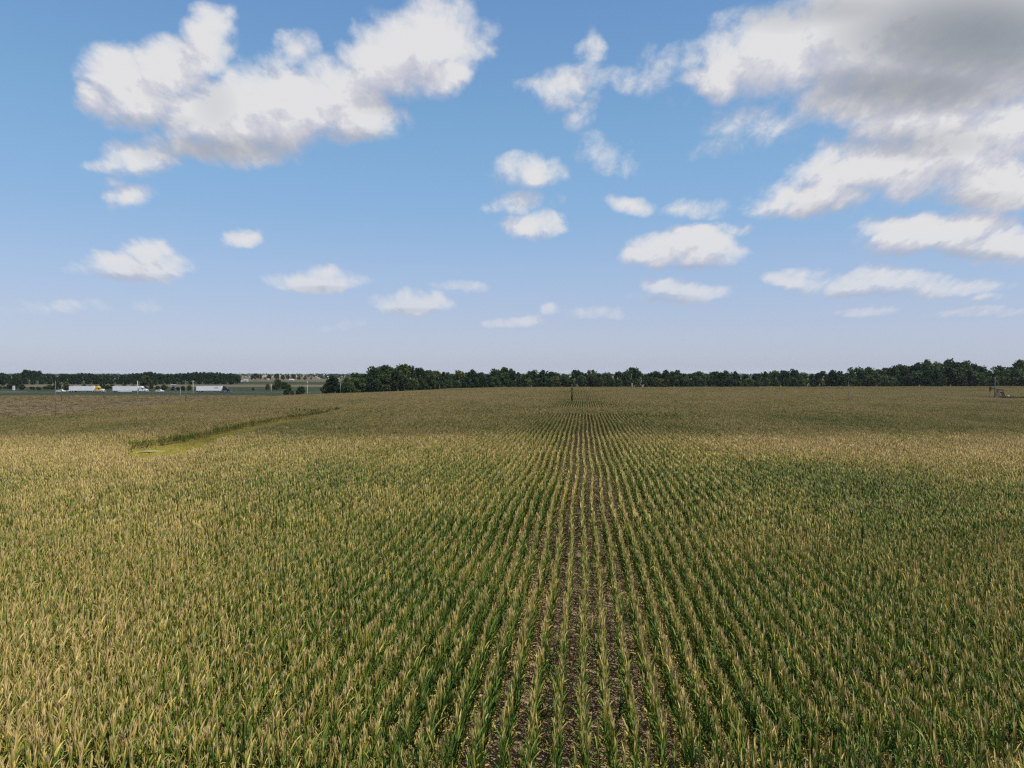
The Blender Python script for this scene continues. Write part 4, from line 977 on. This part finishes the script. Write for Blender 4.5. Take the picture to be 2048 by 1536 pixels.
# ------------------------------------------------------------------ the cloud overhead that shades the far part of the field
def shade_cloud(name, edge_fn, far_fn, x0, x1, nx, nd, H, m, thick, seed):
    k = H / math.tan(SUN_EL); off = (RT * math.sin(SUN_AZ) + FW * math.cos(SUN_AZ)) * k
    V, Fq = [], []; ids = {}
    for s in (0, 1):
        for i in range(nx + 1):
            X = x0 + (x1 - x0) * i / nx; e0, e1 = edge_fn(X), far_fn(X)
            for j in range(nd + 1):
                t = (j / nd) ** 1.5; D = e0 + (e1 - e0) * t
                p = W(X, D, 0); rim = min(1, i / 3, (nx - i) / 3, j / 4, (nd - j) / 3) ** .6
                lump = .55 + .45 * float(wig(np.array(X), np.array(D), .011, seed)) + .2 * float(wig(np.array(X), np.array(D), .037, seed + 1))
                z = H + (thick * rim * lump if s else -thick * .18 * rim * lump)
                ids[s, i, j] = len(V); V.append((p[0] + off[0], p[1] + off[1], z))
    for s in (0, 1):
        for i in range(nx):
            for j in range(nd):
                q = (ids[s, i, j], ids[s, i + 1, j], ids[s, i + 1, j + 1], ids[s, i, j + 1]); Fq.append(q if s else q[::-1])
    o = link(name, mesh_from(name, V, Fq, [m], smooth=True)); tag(o, kind='structure'); return o
def cloud_mat(name, clear):
    m, nt = nt_new(name)
    out = N(nt, 'ShaderNodeOutputMaterial')
    d = N(nt, 'ShaderNodeBsdfDiffuse'); d.inputs[0].default_value = (.7, .7, .72, 1)
    t = N(nt, 'ShaderNodeBsdfTranslucent'); t.inputs[0].default_value = (.45, .46, .50, 1)
    a = N(nt, 'ShaderNodeMixShader'); a.inputs[0].default_value = .5; nt.links.new(d.outputs[0], a.inputs[1]); nt.links.new(t.outputs[0], a.inputs[2])
    tr_ = N(nt, 'ShaderNodeBsdfTransparent'); b = N(nt, 'ShaderNodeMixShader'); b.inputs[0].default_value = clear
    nt.links.new(a.outputs[0], b.inputs[1]); nt.links.new(tr_.outputs[0], b.inputs[2]); nt.links.new(b.outputs[0], out.inputs[0]); return m
if on('cloudshade'):
    def near_edge(X):
        e = float(np.interp(X, [-1400, -200, -92, -72, -50, -30, -5, 25, 60, 110, 300, 1400], [88, 90, 98, 116, 118, 114, 118, 116, 122, 116, 112, 110]))
        return e + 5 * float(wig(np.array(X), np.array(0.), .09, 1)) + 2.5 * float(wig(np.array(X), np.array(0.), .31, 2))
    shade_cloud('grey_cloud_overhead', near_edge, lambda X: 2300, -1500, 1500, 220, 26, 1350, cloud_mat('cloud_body', .68), 160, 2)
    shade_cloud('grey_cloud_overhead_rim', lambda X: near_edge(X + 400) - 16, lambda X: 2300, -1500, 1500, 220, 26, 1620, cloud_mat('cloud_rim', .88), 60, 5)

    shade_cloud('foreground_dimming_veil', lambda X: -60, lambda X: 84 + 7 * float(wig(np.array(X), np.array(0.), .06, 3)) + float(np.interp(X, [-90, -30, 20, 60, 200], [-4, 2, 14, -8, -16])), -260, 260, 90, 20, 1500, cloud_mat('dimming_veil', .935), 40, 8)  # unseen veil added overhead to dim the foreground and set off the sunlit band

# ------------------------------------------------------------------ haze
if on('haze'):
    S = 11800
    o = MB().box(-S, S, -S, S, -1.0, 42).build('haze', haze_mat()); tag(o, 'thin pale haze over the whole plain', kind='stuff')
